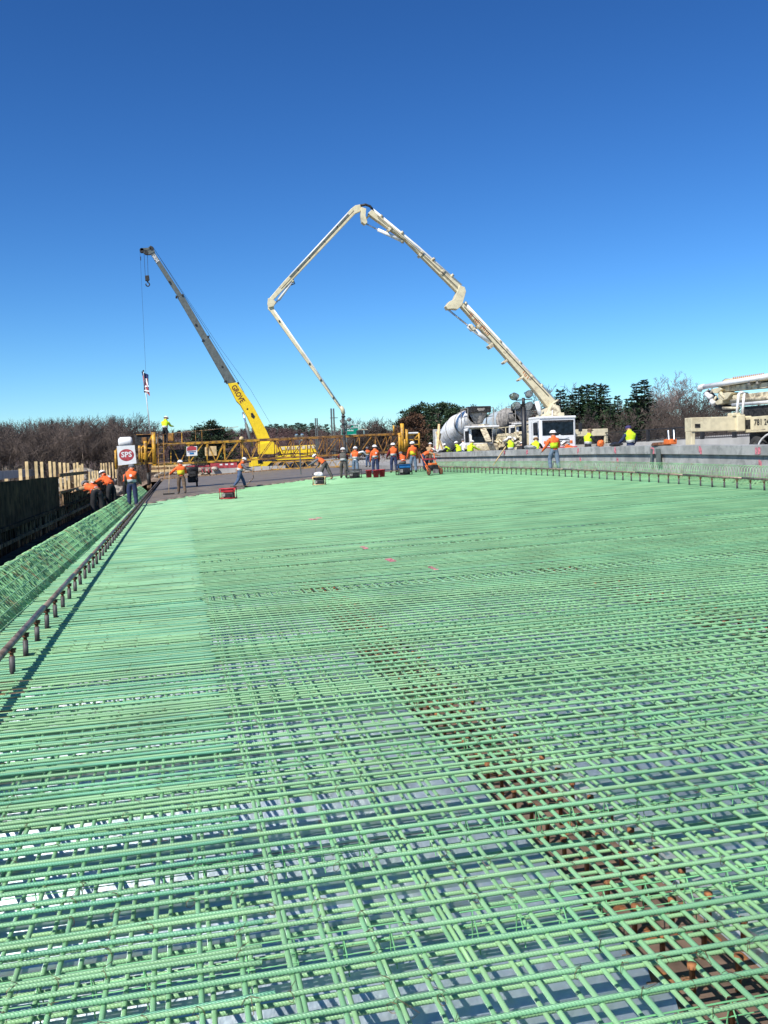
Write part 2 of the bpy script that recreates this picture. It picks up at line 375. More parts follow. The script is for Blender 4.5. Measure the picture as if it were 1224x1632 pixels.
# slab formwork floor right of the pans (out to the parapet) and a dark soffit far below so nothing is see-through
sf = MB(); sf.box((-9, .2, -4.0), (30, 105, -3.96)); tag(sf.build('ground_under_bridge', M['dirt']), kind='structure')

# ------------------------------------------------------------------ the rebar mats
BND = [(-2.9, 43.0), (-1.53, 43.57), (.07, 48.3), (1.84, 50.4), (3.97, 54.9), (8.4, 60.7), (11.1, 62.1), (13, 62), (14.8, 62), (18, 62)]
def bnd(v):
    for (a, b), (c, d) in zip(BND, BND[1:]):
        if a <= v <= c: return b+(d-b)*(v-a)/(c-a)
    return BND[0][1] if v < BND[0][0] else 62
VR = 17.65
def vleft_at(u):       # a bar at u starts where the wet concrete does not yet cover it
    if u < 42.5: return -2.65
    v = -2.65
    while v < VR and bnd(v) < u-1.1: v += .1
    return v
def unit_bar(r, wig, n=6, segs=22):
    mb = MB(); ph = [random.uniform(0, 6.28) for _ in range(4)]
    pts = []
    for i in range(segs+1):
        x = i/segs; pts.append((x, wig*(math.sin(5*x+ph[0])+.6*math.sin(13*x+ph[1])+.35*math.sin(29*x+ph[3])), .25*wig*math.sin(11*x+ph[2])))
    return mb.tube(pts, r, n).mesh('bar', True)
def var_bars(r, wig, m, k=6):
    out = []
    for i in range(k): me = unit_bar(r, wig); me.materials.append(m); out.append(me)
    return out
bigx = var_bars(.0092, .008, M['gx']); smallx = var_bars(.0108, .006, M['gx'], 3); tealx = var_bars(.0098, .006, M['tx']); teals = var_bars(.0092, .006, M['gx'])
def xbar(parent, name, meshes, v0, v1, u, z, jit=.002):
    s = s_of(u)
    return link(name, random.choice(meshes), None, parent, loc=(v0, u, s*v0+z), rot=(0, -math.atan(s), random.uniform(-jit, jit)*1.0), scale=((v1-v0), 1, 1))
def mat_of_bars(tt, zx, zy, meshes, ymesh_r, u_off, pitch, seed, ymat, vpitch, voff, start=1.0):
    rs = random.Random(seed); u = start+u_off; n = 0; rest = MB()
    while u < UEND:
        v0 = vleft_at(u)
        if v0 < VR-1:
            uu = u+rs.uniform(-.016, .016)
            if u > 8 and rs.random() < .05: u += pitch*1.18; continue
            if n < 296: xbar(tt, 'cross_bar', meshes if rs.random() > .18 else smallx, v0, VR+rs.uniform(-.1, .1), uu, zx, .0017)
            else: rest.tube([(v0, uu, s_of(uu)*v0+zx), (VR, uu, s_of(uu)*VR+zx)], .0112, 5)
            n += 1
        u += pitch
    if rest.v: tag(rest.build('far_cross_bars', M['gx'], tt, smooth=True), kind='stuff')
    v = -1.40+voff
    while v < VR:
        ue = bnd(v)+.5; mb = MB(); ph = rs.uniform(0, 6.28); am = rs.uniform(.004, .011); dv = rs.uniform(-.012, .012)
        n = 26; pts = []
        for i in range(n+1):
            q = (i/n)**1.7; uu = .4+(ue-.4)*q; vv = v+dv+am*math.sin(uu*.45+ph)+.3*am*math.sin(uu*1.9+ph*2); pts.append((vv, uu, s_of(uu)*vv+zy))
        me = mb.tube([(p[0]-v, p[1], p[2]) for p in pts], ymesh_r, 6).mesh('long_bar', True)
        link('long_bar', me, ymat, tt, loc=(v, 0, 0))
        if rs.random() < .10:      # a lapped bar lying beside it
            a = rs.uniform(2, 30); pts2 = []
            for i in range(9): uu = a+3.*i/8; vv = v+dv+am*math.sin(uu*.45+ph)+ymesh_r*2.3; pts2.append((vv-v, uu, s_of(uu)*vv+zy))
            link('lap_bar', MB().tube(pts2, ymesh_r, 6).mesh('lap_bar', True), ymat, tt, loc=(v, 0, 0))
        v += vpitch*(1+rs.uniform(-.05, .05))
    return
top = thing('top_rebar_mat', 'upper mat of light green epoxy coated rebar covering the whole deck', 'rebar mat', (0, 0, 0))
mat_of_bars(top, -.0092, -.0288, bigx, .0103, 0, .1525, 11, M['gy'], .1525, 0)
bot = thing('bottom_rebar_mat', 'lower mat of light green rebar seen through the upper one, over the pans', 'rebar mat', (0, 0, 0))
mat_of_bars(bot, -.163, -.1455, bigx, .0098, .075, .1525, 12, M['gy'], .1525, .055)
# teal lap bars that come in from the left edge and stop at a ragged line
lap = thing('lap_rebar_mat', 'darker teal bars lying from the left edge to a ragged line in the mat', 'rebar mat', (0, 0, 0))
rs = random.Random(5); u = 1.05; n = 0; rest = MB(); k = 0
while u < 46:
    if u < 43.5 or vleft_at(u) < .0:
        side = rs.choice((-1, 1, 1)); uu = u+side*.024+rs.uniform(-.003, .003)
        if rs.random() < .25: uu = u+.07
        v1 = .23+rs.uniform(-.03, .03)+(.02 if u > 20 else 0); v0 = vleft_at(u)
        if v1-v0 > .5:
            if n < 290: xbar(lap, 'lap_bar', tealx if rs.random() > .3 else teals, v0, v1, uu, -.0108, .002)
            else: rest.tube([(v0, uu, s_of(uu)*v0-.011), (v1, uu, s_of(uu)*v1-.011)], .011, 5)
            n += 1
    u += .1525 if u < 4.5 else .1525; k += 1
if rest.v: tag(rest.build('far_lap_bars', M['tx'], lap, smooth=True), kind='stuff')
# dense extra cross bars of the overhang zone: from the edge to v = .23, between the main ones (from u = 4.6 on)
ovh = thing('overhang_rebar_mat', 'dense extra teal bars closing up the left strip of the mat beside the rail', 'rebar mat', (0, 0, 0))
u = 8.4; n = 0; rest = MB()
while u < 46:
    uu = u+.0762+rs.uniform(-.01, .01); v0 = vleft_at(u); v1 = .2+rs.uniform(-.06, .06)
    if rs.random() < (.3 if u < 14 else .1) or v1-v0 < .5: u += .1525; continue
    if n < 280: xbar(ovh, 'cross_bar', teals, v0, v1, uu, -.0145, .004)
    n += 1; u += .1525
# tie wires
tw = MB()
rs = random.Random(9)
u = 1.0+.1525*8
while u < 17:
    v = -1.40
    while v < (6.5 if u < 9.5 else 12):
        if rs.random() < (.5 if u < 5 else .3) and abs(v) < u*.95+.6:
            s = s_of(u); c = Vector((v+rs.uniform(-.012, .012), u+rs.uniform(-.008, .008), s*v-.0105)); a = rs.uniform(.5, 1.1)*rs.choice((-1, 1)); dx = Vector((math.cos(a), math.sin(a), 0))
            pts = [c+dx*(.021*math.cos(q))+Vector((0, 0, .0185*math.sin(q)-.004)) for q in [2*PI*j/7 for j in range(7)]]
            tw.tube(pts, .0012, 3, closed=True)
            e = c+Vector((rs.uniform(-.02, .02), rs.uniform(-.02, .02), .016)); tw.tube([c+Vector((0, 0, .012)), e, e+Vector((rs.uniform(-.045, .045), rs.uniform(-.045, .045), rs.uniform(-.01, .014)))], .0011, 3)
            if rs.random() < .12:
                e2 = e+Vector((rs.uniform(-.07, .07), rs.uniform(-.06, .06), -.03)); tw.tube([e, e2, e2+Vector((rs.uniform(-.05, .05), rs.uniform(-.05, .05), -.02))], .0011, 3)
        v += .1525
    u += .1525
tag(tw.build('tie_wires', M['wire'], top), kind='stuff')
for (px, py, w_) in ((498, 827, 9), (508, 825, 6), (580, 872, 4), (622, 892, 5), (690, 905, 3)):
    c = G(px, py); pm = MB()
    for k in range(3): yy = c.y+.1525*(k-1); pm.cyl((c.x-w_*.01, yy, dz(c.x, yy)-.010), (c.x+w_*.012, yy, dz(c.x, yy)-.010), .0125, 6)
    pm.build('paint_mark', M['pink'], top)
# continuous wire chairs that hold the upper mat up
for ci, uc in enumerate((2.62, 3.38, 4.30, 5.55, 6.75, 7.95, 9.2, 11.6)):
    for (va, vb) in ((-1.4, .9), (1.0, 3.1), (3.2, 5.4), (5.5, 7.7)):
        if abs(va) > uc*1.25+1: continue
        ch = MB(); va_ = va+random.uniform(-.1, .1); s = s_of(uc); yo = random.uniform(-.03, .03)
        P = lambda v, z, y=0: (v, uc+y+yo, s*v+z)
        ch.tube([P(va_, -.045), P(vb-.1, -.045)], .0035, 5)
        for yy in (-.035, .035): ch.tube([P(va_, -.12, yy), P(vb-.1, -.12, yy)], .0025, 4)
        v = va_+.05
        while v < vb-.1:
            for yy in (-.05, .05): ch.tube([P(v, -.045), P(v+.01, -.12, yy*.7), P(v+.015, -.196, yy)], .003, 4)
            v += .18
        ch.build('wire_chair', M['green'], top)

# ------------------------------------------------------------------ left: parapet cage, screed rail, formwork
hoop_pts = [(.02, 0, -.02), (-.12, 0, .11), (-.27, 0, .25), (-.40, 0, .37), (-.45, 0, .405), (-.50, 0, .41), (-.55, 0, .385), (-.575, 0, .33), (-.58, 0, .2), (-.58, 0, -.02)]
hoops = [MB().tube([(x, y+dy*(i/9.), z) for i, (x, y, z) in enumerate(hoop_pts)], .0105, 6).mesh('hoop', True) for dy in (-.03, 0, .04)]
diag = [MB().tube([(.0, 0, -.02), (-.2, dy, .17), (-.44, dy*1.6, .395)], .007, 5).mesh('diagonal_bar', True) for dy in (.05, -.03)]
cage = thing('barrier_rebar_cage', 'sloping cage of light green hoops between the formwork and left screed rail', 'rebar cage', (-1.97, 0, 0))
u = 6.; n = 0
while u < 42:
    link('hoop', random.choice(hoops), M['hoopg'], cage, loc=(random.uniform(-.012, .012), u, dz(-2.2, u)+random.uniform(-.012, .012)), rot=(0, 0, random.uniform(-.04, .04)))
    n += 1
    u += .125
u = 6.05
while u < 42:
    link('diagonal_bar', random.choice(diag), M['hoopg'], cage, loc=(random.uniform(-.01, .01), u, dz(-2.2, u)), rot=(0, 0, random.uniform(-.05, .05))); u += .135
for (x, z) in ((.0, .0), (-.08, .085), (-.17, .165), (-.26, .255), (-.36, .345), (-.44, .41), (-.565, .33), (-.57, .18)):
    MB().tube([(x, u, z+dz(-2.2, u)+.012*math.sin(u*.7+x*9)) for u in np.linspace(6, 42, 37)], .0075, 6).build('long_bar', M['hoopg'], cage, smooth=True)
cage2 = thing('barrier_rebar_cage', 'short continuation of the green hoop cage beyond the gap, at the booted worker', 'rebar cage', (-1.97, 0, 0))
u = 42.7
while u < 62:
    link('hoop', random.choice(hoops), M['hoopg'], cage2, loc=(random.uniform(-.01, .01), u, dz(-2.2, u)), rot=(0, 0, random.uniform(-.03, .03))); u += .15
for (x, z) in ((.0, .0), (-.08, .085), (-.17, .165), (-.26, .255), (-.36, .345), (-.44, .41)):
    MB().tube([(x, u, z+dz(-2.2, u)) for u in (42.7, 52, 62)], .0075, 6).build('long_bar', M['hoopg'], cage2, smooth=True)

def screed_rail(label, v, h, u0, u1, step, slv, rmat=None):
    t = thing('screed_rail', label, 'screed rail', (v, u0, dz(v, u0)), group='steel pipe rails for the paving machine')
    z0 = dz(v, u0); vv = v-(.0 if v > 0 else 0)
    drift = (lambda u: -.0045*(u-6) if v < 0 else 0)
    u = u0; k = 0
    while u < u1-.1:                                  # pipe in 3 m lengths, slight misfit at the joints
        a, b = u, min(u+3.05, u1); j = random.uniform(-.004, .004)
        MB().tube([(drift(a)+j, a-u0, dz(v, a)-z0+h-.035), (drift(b)+j, b-u0+.02, dz(v, b)-z0+h-.03)], .031, 12).build('rail_pipe', M['railpipe'], t, smooth=True); u = b
    sc_me = MB(); sc_me.cyl((0, 0, .0), (0, 0, h-.07), .017, 8); sc_me.lathe([(.03, .6*h), (.034, .62*h), (.034, .66*h), (.03, .68*h)], 6); sc_me.box((-.035, -.03, h-.085), (.035, .03, h-.07)); scm = sc_me.mesh('post')
    sl_me = MB().lathe([(.0, -.05), (.025, -.05), (.025, .50*h), (.02, .50*h), (.02, .50*h)], 12).mesh('sleeve', True)
    u = u0+.2
    while u < u1:
        p = link('post', scm, M['rust'], t, loc=(drift(u), u-u0, dz(v, u)-z0), rot=(random.uniform(-.03, .03), random.uniform(-.03, .03), 0))
        link('sleeve', sl_me, M['sleeve'], p); u += step
    return t
screed_rail('brown pipe rail on grey sleeved posts along the left edge of the mat', -1.47, .27, 4.6, 98, .76, .5)
screed_rail('dark pipe rail on short posts in front of the right parapet', 14.8, .32, 20, 64, .62, .5)

FV = -4.0
form = thing('edge_formwork', 'tall dark plywood barrier formwork with upright timbers on the left edge', 'formwork', (FV, 10, 0))
def F(x, y, z): return (x-FV, y-10, z)
tops = [(8, 1.43), (20.7, 1.41), (27, 1.41), (34.8, 1.39), (44, 1.43), (62, 1.5)]
def ftop(u):
    for (a, b), (c, d) in zip(tops, tops[1:]):
        if a <= u <= c: return b+(d-b)*(u-a)/(c-a)
    return 1.43
u = 8.
while u < 33:                                           # the upper panels, u < 34
    a, b = u, min(u+2.44, 33.6)
    MB().box(F(FV-.02, a+.01, .35), F(FV+.02+random.uniform(-.004, .004), b-.01, ftop((a+b)/2)+random.uniform(-.012, .012))).build('plywood_panel', M['ply'], form); u = b
u = 8.
while u < 61:
    a, b = u, min(u+2.44, 61); tp = .33 if u < 33.6 else .82
    MB().box(F(FV-.05, a+.01, -.9), F(FV-.01, b-.01, tp)).build('plywood_panel', M['ply'], form); u = b
for z in (-.55, .0, .34):
    u = 8.
    while u < 60: MB().box(F(FV-.012, u, z-.05), F(FV+.075, min(u+4.8, 61), z+.04)).build('waler', M['oldwood'] if z < .3 else M['ply'], form); u += 4.87
MB().box(F(FV-.03, 33.7, .80), F(FV+.06, 61, .88)).build('waler', M['oldwood'], form)
MB().box(F(FV+.0, 33.7, ftop(34)-.03), F(FV+.07, 44, ftop(40)+.07)).build('waler', M['oldwood'], form)
u = 9.
while u < 60:
    if u < 33: MB().box(F(FV+.02, u, -.9), F(FV+.06, u+.09, .33)).build('stud', M['oldwood'] if random.random() < .55 else M['ply'], form)
    else: MB().box(F(FV-.008, u, -.9), F(FV+.03, u+.09, .8)).build('stud', M['oldwood'], form)
    u += .61+random.uniform(-.06, .06)
# light upright 2x4s behind the panel
for (px, top_y, wpx) in ((10, 763, 1), (32, 747, 1), (42, 735.5, 1), (57, 735.5, 1), (66, 736, 1), (79, 735, 1), (86, 736, 1), (95, 737, 1), (102, 737.5, 1), (108, 738, 1), (118, 738, 1), (123, 737, 1), (127.5, 741, 1), (131, 739, 1), (142, 752, 1), (147, 751, 1), (151, 750, 1), (155, 750, 1), (161, 738, 1), (165, 738, 1), (169, 737.5, 1), (174, 737, 1), (179, 737, 1), (184, 742, 1)):
    p = PV(px, top_y, FV-.13); zb = .85
    MB().box(F(p.x-.042, p.y, -.3 if p.y < 33 else .84), F(p.x+.042, p.y+.04, p.z)).build('upright_timber', M['lumber'], form)
wk = MB().box((FV+.1, 8, -.30), (-2.66, 61, -.22)); tag(wk.build('edge_walkway', M['ply']), 'dark plank walkway below deck level between formwork and green cage', 'walkway')

# ------------------------------------------------------------------ wet concrete
def wet_edge(v): return bnd(v)+.55*nz(v*.9, 3.1)+.25*nz(v*3.1, 7.)+.08*nz(v*11, 1.)
cm = MB(); nv, nu = 110, 60
vs = [-1.62+(14.75+1.62)*i/nv for i in range(nv+1)]
for j in range(nu+1):
    for v in vs:
        q = (j/nu)**1.8; e = wet_edge(v); u = e+(104-e)*q; d = u-e
        lift = .045*min(1, d/.5)-.06*(1-min(1, d/.18)); z = dz(v, u)+lift+.012*nz(v*2.3, u*1.7)*min(1, d*3)*max(.15, 1-d/6)
        cm.v.append((v, u, z))
for j in range(nu):
    for i in range(nv): a = j*(nv+1)+i; cm.f.append((a, a+1, a+nv+2, a+nv+1))
tag(cm.build('wet_concrete', M['wet'], smooth=True), 'freshly placed dark grey concrete spread over the far rebar', 'fresh concrete', kind='stuff')
lump = MB(); rs = random.Random(3)
for q in range(170):
    v = rs.uniform(-1.3, 9.5); e = wet_edge(v); u = e+rs.uniform(-.5, 2.6) if rs.random() < .7 else e-rs.uniform(0, 1.1); r = rs.uniform(.03, .16)
    lump.lathe([(0, r*.35), (r*.6, r*.28), (r, r*.05), (r*1.1, -.03)], 7, Matrix.Translation((v, u, dz(v, u)+.02))@Matrix.Scale(1.5, 4, (1, 0, 0)))
tag(lump.build('concrete_clods', M['wet'], smooth=True), 'loose clods of wet concrete along its ragged edge', 'concrete clods', kind='stuff')

# ------------------------------------------------------------------ right: bars, parapet, second deck, barrier with fence
rc = thing('parapet_rebar', 'row of thin pale green stirrups standing along the foot of the right parapet', 'rebar cage', (16.6, 0, 0))
sp = [(0, 0, -.05), (0, .02, .2), (.05, .04, .36), (.16, .06, .44), (.28, .07, .38), (.34, .07, .2), (.36, .06, -.05)]
stir = MB().tube(sp, .0075, 5).mesh('stirrup', True)
sp2 = MB().tube([(-.9, 0, -.05), (-.7, .02, .12), (-.5, .03, .18), (-.35, .03, .1), (-.3, .03, -.05)], .0075, 5).mesh('short_stirrup', True)
u = 22; n = 0
while u < 62:
    link('stirrup', stir, M['hoopg'], rc, loc=(0, u, dz(16.6, u)), rot=(0, 0, random.uniform(-.08, .08))); n += 1; u += .15
u = 22
while u < 62: link('short_stirrup', sp2, M['hoopg'], rc, loc=(0, u, dz(16, u)), rot=(0, 0, random.uniform(-.1, .1))); u += .15
for z in (.1, .22, .43): MB().tube([(.02 if z < .4 else .2, u, z+dz(16.8, u)) for u in np.linspace(22, 62, 12)], .007, 5).build('long_bar', M['hoopg'], rc, smooth=True)
sh = MB(); sheet_box(sh, 15.9, 17.76, 18, 64, -.16, -.12)
tag(sh.build('slab_edge_form', M['oldwood']), 'brown plywood form under the bars beside the right parapet', 'formwork')
par = thing('concrete_parapet', 'long grey concrete parapet with overhanging cap and pink paint marks, right side', 'parapet', (17.8, 0, 0))
u = 12.
while u < 68:
    a, b = u, u+2.44
    q = MB(); sheet_box(q, 17.86, 18.2, a+.006, b-.006, -.3, .66, 1); o = q.build('wall_block', M['conc'], par); o.location.x = -17.8
    q = MB(); sheet_box(q, 17.76, 18.24, a+.004, b-.004, .662, .97+random.uniform(-.004, .004), 1); o = q.build('cap_block', M['conc'], par); o.location.x = -17.8
    u = b
for px in (804, 840, 922, 981, 1040, 1115, 1208):
    p = PV(px, 719 if px > 900 else 722, 17.755); pm = MB()
    w_ = .05+.02*random.random()
    for k in range(5):
        yy = p.y+random.uniform(-.11, .11); z0 = p.z+random.uniform(-.13, .0)
        pm.box((-.05-.0012*k-.004, yy-w_/2, z0), (-.045-.0012*k, yy+w_/2, min(z0+.2, dz(17.76, yy)+.955)))
    tag(pm.build('paint_mark', M['pink'], par), kind=None)
    if px in (922, 981, 1208):
        pm = MB(); yy = p.y+.05
        for k in range(3): pm.box((.05-.0012*k, yy-.09+.05*k, p.z-.5+.04*k), (.056-.0012*k, yy-.03+.05*k, p.z-.33+.03*k))
        pm.build('paint_mark', M['pink'], par)
d2 = MB(); sheet_box(d2, 18.25, 60, 8, 200, -.5, 0, 40); tag(d2.build('second_deck_road', M['road']), kind='structure')
bar2 = thing('median_barrier', 'pale low concrete barrier with black screen fence on top, behind the trucks', 'barrier', (27, 0, 0))
u = 20.
while u < 96:
    q = MB(); sheet_box(q, 27, 27.4, u+.01, u+3.99, -.1, .78, 1); o = q.build('barrier_block', M['conc2'], bar2); o.location.x = -27; u += 4
fen = thing('screen_fence', 'black framed mesh screen fence standing on the pale barrier', 'fence', (27.2, 0, 0))
u = 22.
while u < 96:
    MB().cbox((0, u, dz(27.2, u)+1.14), (.12, .24, .72)).build('fence_post', M['black'], fen)
    MB().bar((0, u+.12, dz(27.2, u)+1.48), (0, u+2.88, dz(27.2, u+3)+1.48), .06).build('rail', M['black'], fen)
    MB().bar((0, u+.12, dz(27.2, u)+.84), (0, u+2.88, dz(27.2, u+3)+.84), .05).build('rail', M['black'], fen)
    ms = MB(); y = u+.2
    while y < u+2.8: ms.bar((0, y, dz(27.2, y)+.86), (0, y, dz(27.2, y)+1.46), .012, .012); y += .17
    for z in (1.0, 1.15, 1.3): ms.bar((0, u+.12, dz(27.2, u)+z), (0, u+2.88, dz(27.2, u+3)+z), .014)
    ms.build('mesh_panel', M['black'], fen)
    u += 3
# left: low pale barrier of the road below the wood, end of the bridge, dirt fill
lb = thing('roadside_barrier', 'pale concrete barrier far left behind the upright timbers', 'barrier', (-13, 60, 0))
for k in range(14): a = -14.5+k*.15; MB().bar((a+13-.4*k, -8+6*k, 1.1), (a+13-.4*k-.25, -8+6*k+5.95, 1.1), .3, .8).build('barrier_block', M['conc2'], lb)
def fill(x, y): return dz(min(max(x, -2), 18), 60)*1.0-.15+.5*max(0, min(1, (y-106)/20))+.35*max(0, nz(x/4, y/5))*max(0, min(1, (y-108)/6))-max(0, (-x-3))*.5-.0*x
tag(heightfield('dirt_approach', -12, 18.2, 105.0, 200, 50, 60, fill, M['dirt']), kind='structure')
bk = MB(); sheet_box(bk, -1.7, 14.9, 104.0, 104.3, -.2, .16, 1); tag(bk.build('bulkhead_boards', M['oldwood']), 'brown boards closing the far end of the fresh concrete', 'boards')

def text_mesh(body, size, extrude=.004, bold=0.0, spacing=1.0, sx=1.0):
    cu = bpy.data.curves.new('text', 'FONT'); cu.body = body; cu.size = size; cu.extrude = extrude; cu.offset = bold; cu.space_character = spacing
    cu.align_x = 'CENTER'; cu.align_y = 'CENTER'; cu.resolution_u = 2
    o = bpy.data.objects.new('text', cu); C.objects.link(o); dg = bpy.context.evaluated_depsgraph_get(); dg.update()
    me = bpy.data.meshes.new_from_object(o.evaluated_get(dg)); bpy.data.objects.remove(o); me.name = 'lettering'; me.materials.clear()
    if sx != 1: me.transform(Matrix.Scale(sx, 4, (1, 0, 0)))
    return me
def frame_mat(o, x, y):   # matrix whose local x, y run along given world vectors
    x = Vector(x).normalized(); y = Vector(y); y = (y-x*y.dot(x)).normalized(); z = x.cross(y)
    return Matrix(((x.x, y.x, z.x, o[0]), (x.y, y.y, z.y, o[1]), (x.z, y.z, z.z, o[2]), (0, 0, 0, 1)))
def place_me(name, me, m, parent, mw):
    o = link(name, me, m, parent); o.matrix_local = (Matrix.Translation(-Vector(parent.location))@mw) if parent is not None else mw; return o
class Rel(MB):
    """mesh given in world coordinates, stored relative to its thing (an unrotated Empty)"""
    def __init__(s, t): super().__init__(); s.t = t
    def build(s, name, m, smooth=False, bevel=0, parent=None):
        L = Vector(s.t.location); s.v = [tuple(Vector(p)-L) for p in s.v]
        return MB.build(s, name, m, parent or s.t, smooth, bevel)

# ------------------------------------------------------------------ paving machine (truss finisher)
MU = 62.
A = PU(243, 709, MU); B = PU(648, 691, MU+2.2); a = PU(243, 741, MU); b = PU(648, 719, MU+2.2)
t = thing('paving_machine', 'long yellow truss paving machine spanning the deck on rail legs', 'paving machine', (A.x, MU, dz(A.x, MU)))
def lerp(p, q, k): return Vector(p).lerp(Vector(q), k)
DY = Vector((0, 1.5, 0)); NP = 15
for nm, p, q in (('top_chord', A, B), ('bottom_chord', a, b)):
    for off in (Vector(), DY):
        for k in range(5):
            r = Rel(t); r.bar(lerp(p, q, k/5)+off, lerp(p, q, (k+.995)/5)+off, .10, .12); r.build(nm, M['yellow'] if k < 2 else M['yellowrust'])
for off in (Vector(), DY):
    for i in range(NP+1):
        k = i/NP; mt = M['yellow'] if i < 7 else M['yellowrust']
        r = Rel(t); r.bar(lerp(A, B, k)+off, lerp(a, b, k)+off, .055); r.build('truss_post', mt)
        if i < NP:
            k2 = (i+1)/NP; r = Rel(t)
            if i % 2: r.bar(lerp(A, B, k)+off, lerp(a, b, (k+k2)/2)+off, .05); r.bar(lerp(a, b, (k+k2)/2)+off, lerp(A, B, k2)+off, .05)
            else: r.bar(lerp(a, b, k)+off, lerp(A, B, k2-.012)+off, .05)
            r.build('diagonal_brace', mt)
for i in range(0, NP+1):
    for (p, q) in ((A, B), (a, b)):
        r = Rel(t); k = i/NP; r.bar(lerp(p, q, k), lerp(p, q, k)+DY, .05); r.build('cross_tie', M['yellowrust'])
        if i < NP: r = Rel(t); r.bar(lerp(p, q, k), lerp(p, q, k+1/NP)+DY, .04); r.build('cross_brace', M['yellowrust'])
# panel walkway along the top, hydraulic hoses
for k in range(6):
    r = Rel(t); p = lerp(A, B, k/6)+Vector((0, .15, .08)); q = lerp(A, B, (k+.98)/6)+Vector((0, .15, .08)); r.bar(p+Vector((0, .55, 0)), q+Vector((0, .55, 0)), .62, .04); r.build('walkway_board', M['oldwood'])
r = Rel(t); r.tube([lerp(a, b, k/30)+Vector((0, .3, .18+.1*math.sin(k*1.3))) for k in range(31)], .03, 6); r.build('hose', M['black'], smooth=True)
# left carriage: columns, frame, engine bay, tank, legs
def col(px, y0, y1, r_=.11, u=MU-.25, m='yellow', nm='column'):
    p, q = PU(px-(y1-y0)*.04*.5, y0, u), PU(px+(y1-y0)*.04*.5, y1, u); r = Rel(t); r.tube([p, q], r_, 12); o = r.build(nm, M[m], smooth=True); return p, q
for (px, y0, y1, rr) in ((245.5, 689, 740, .13), (232, 703, 739, .10), (222.5, 710, 737, .08), (226, 712, 739, .05), (184.5, 718, 748, .07)):
    col(px, y0, y1, rr)
for (x0, y0, x1, y1) in ((232, 735, 243, 715), (232, 714, 243, 692), (230, 714, 244, 714.5), (228, 738, 250, 738.5), (232, 709, 226, 712), (184, 720, 188, 712), (186, 742, 232, 739)):
    r = Rel(t); r.bar(PU(x0, y0, MU-.2), PU(x1, y1, MU-.2), .075); r.build('frame_bar', M['yellow'])
def ubox(x0, y0, x1, y1, u0, u1, nm, m, par=None, bev=.03, tt=None):
    tt = tt or t; r = Rel(tt); p = PU(x0, y1, u0); q = PU(x1, y0, u0); r.box((p.x, u0, p.z), (q.x, u1, q.z)); return r.build(nm, m, bevel=bev, parent=par)
ubox(216, 693, 252, 714, MU+.3, MU+2.0, 'engine_housing', M['dark'])
ubox(217, 691.5, 246, 693.5, MU+.2, MU+2.1, 'housing_roof', M['yellowrust'])
ubox(224, 715, 246, 737, MU+.6, MU+1.9, 'drive_unit', M['dark'])
for (x0, y0, x1, y1, m) in ((226, 697, 234, 706, 'yellowrust'), (236, 700, 244, 708, 'rust'), (248, 696, 253, 712, 'dust'), (226, 722, 231, 733, 'yellow'), (236, 719, 242, 736, 'yellowrust')):
    ubox(x0, y0, x1, y1, MU+.12, MU+.6, 'engine_part', M[m])
P0, P1 = PU(188, 705, MU+.5), PU(212, 704, MU+.5)
r = Rel(t); n = 12; prof = []
r.tube([P0+Vector((.02, 0, 0)), P0+Vector((.07, 0, 0)), P0+Vector((.16, 0, 0)), P1-Vector((.16, 0, 0)), P1-Vector((.07, 0, 0)), P1-Vector((.02, 0, 0))], [.16, .26, .32, .32, .26, .16], 20); r.build('water_tank', M['white'], smooth=True)
ubox(189, 739, 214, 743, MU-.2, MU+1.2, 'tank_shelf', M['dark'])
# legs and rail wheels
for (px, y0, y1, u) in ((234.5, 739, 776, MU+.1), (236, 739, 770, MU+4)):
    p = PU(px, y0, u); q = Vector((p.x+.05, u, dz(p.x, u)+.36))
    r = Rel(t); r.tube([p, p.lerp(q, .45)], .07, 10); lg = r.build('leg', M['rust'], smooth=True)
    r = Rel(t); r.tube([p.lerp(q, .4), q], .10, 10); r.build('leg_sleeve', M['dark'], smooth=True)
    r = Rel(t); r.cbox(q+Vector((.0, 0, -.02)), (.22, .9, .16)); r.build('wheel_box', M['oldwood'])
    for dy in (-.3, .3): r = Rel(t); r.cyl(q+Vector((-.08, dy, -.1)), q+Vector((.08, dy, -.1)), .09, 12); r.build('rail_wheel', M['rust'])
# ladder
for dx in (0, 9): r = Rel(t); r.bar(PU(251+dx, 692, MU-.35), PU(253.5+dx, 762, MU-.35), .05); r.build('ladder_rail', M['yellowrust'])
for k in range(8): r = Rel(t); y = 698+k*8.3; r.bar(PU(251.3+k*.3, y, MU-.35), PU(260.3+k*.3, y, MU-.35), .04); r.build('rung', M['oldwood'])
# operator platform
r = Rel(t); p = PU(252, 708.5, MU); r.box((p.x, MU-.2, p.z-.04), (p.x+1.7, MU+1.3, p.z+.02)); r.build('platform', M['oldwood'])
for px in (277, 290): r = Rel(t); r.bar(PU(px, 708, MU+.4), PU(px-.5, 690, MU+.4), .05); r.build('console_post', M['yellow'])
ubox(268, 690, 276, 703, MU+.1, MU+.6, 'console', M['yellowrust'])
ubox(253, 695, 259, 707, MU+.7, MU+1.2, 'fuel_can', M['dust'])
for (px, y) in ((312, 707), (322, 706)): r = Rel(t); r.bar(PU(px, y, MU+.4), PU(px-.6, y-21, MU+.4), .03); r.build('guard_post', M['yellowrust'])
r = Rel(t); r.tube([PU(262, 692, MU+.4), PU(300, 688, MU+.4), PU(340, 684.5, MU+.4), PU(380, 680, MU+.4)], .015, 5); r.build('guard_line', M['oldwood'])
r = Rel(t); p = PU(385, 699.5, MU+.5); r.tube([p+Vector((0, 0, z)) for z in (-.06, .08, .15)], [.16, .14, .06], 10); r.build('light_dome', M['lumber'], smooth=True)
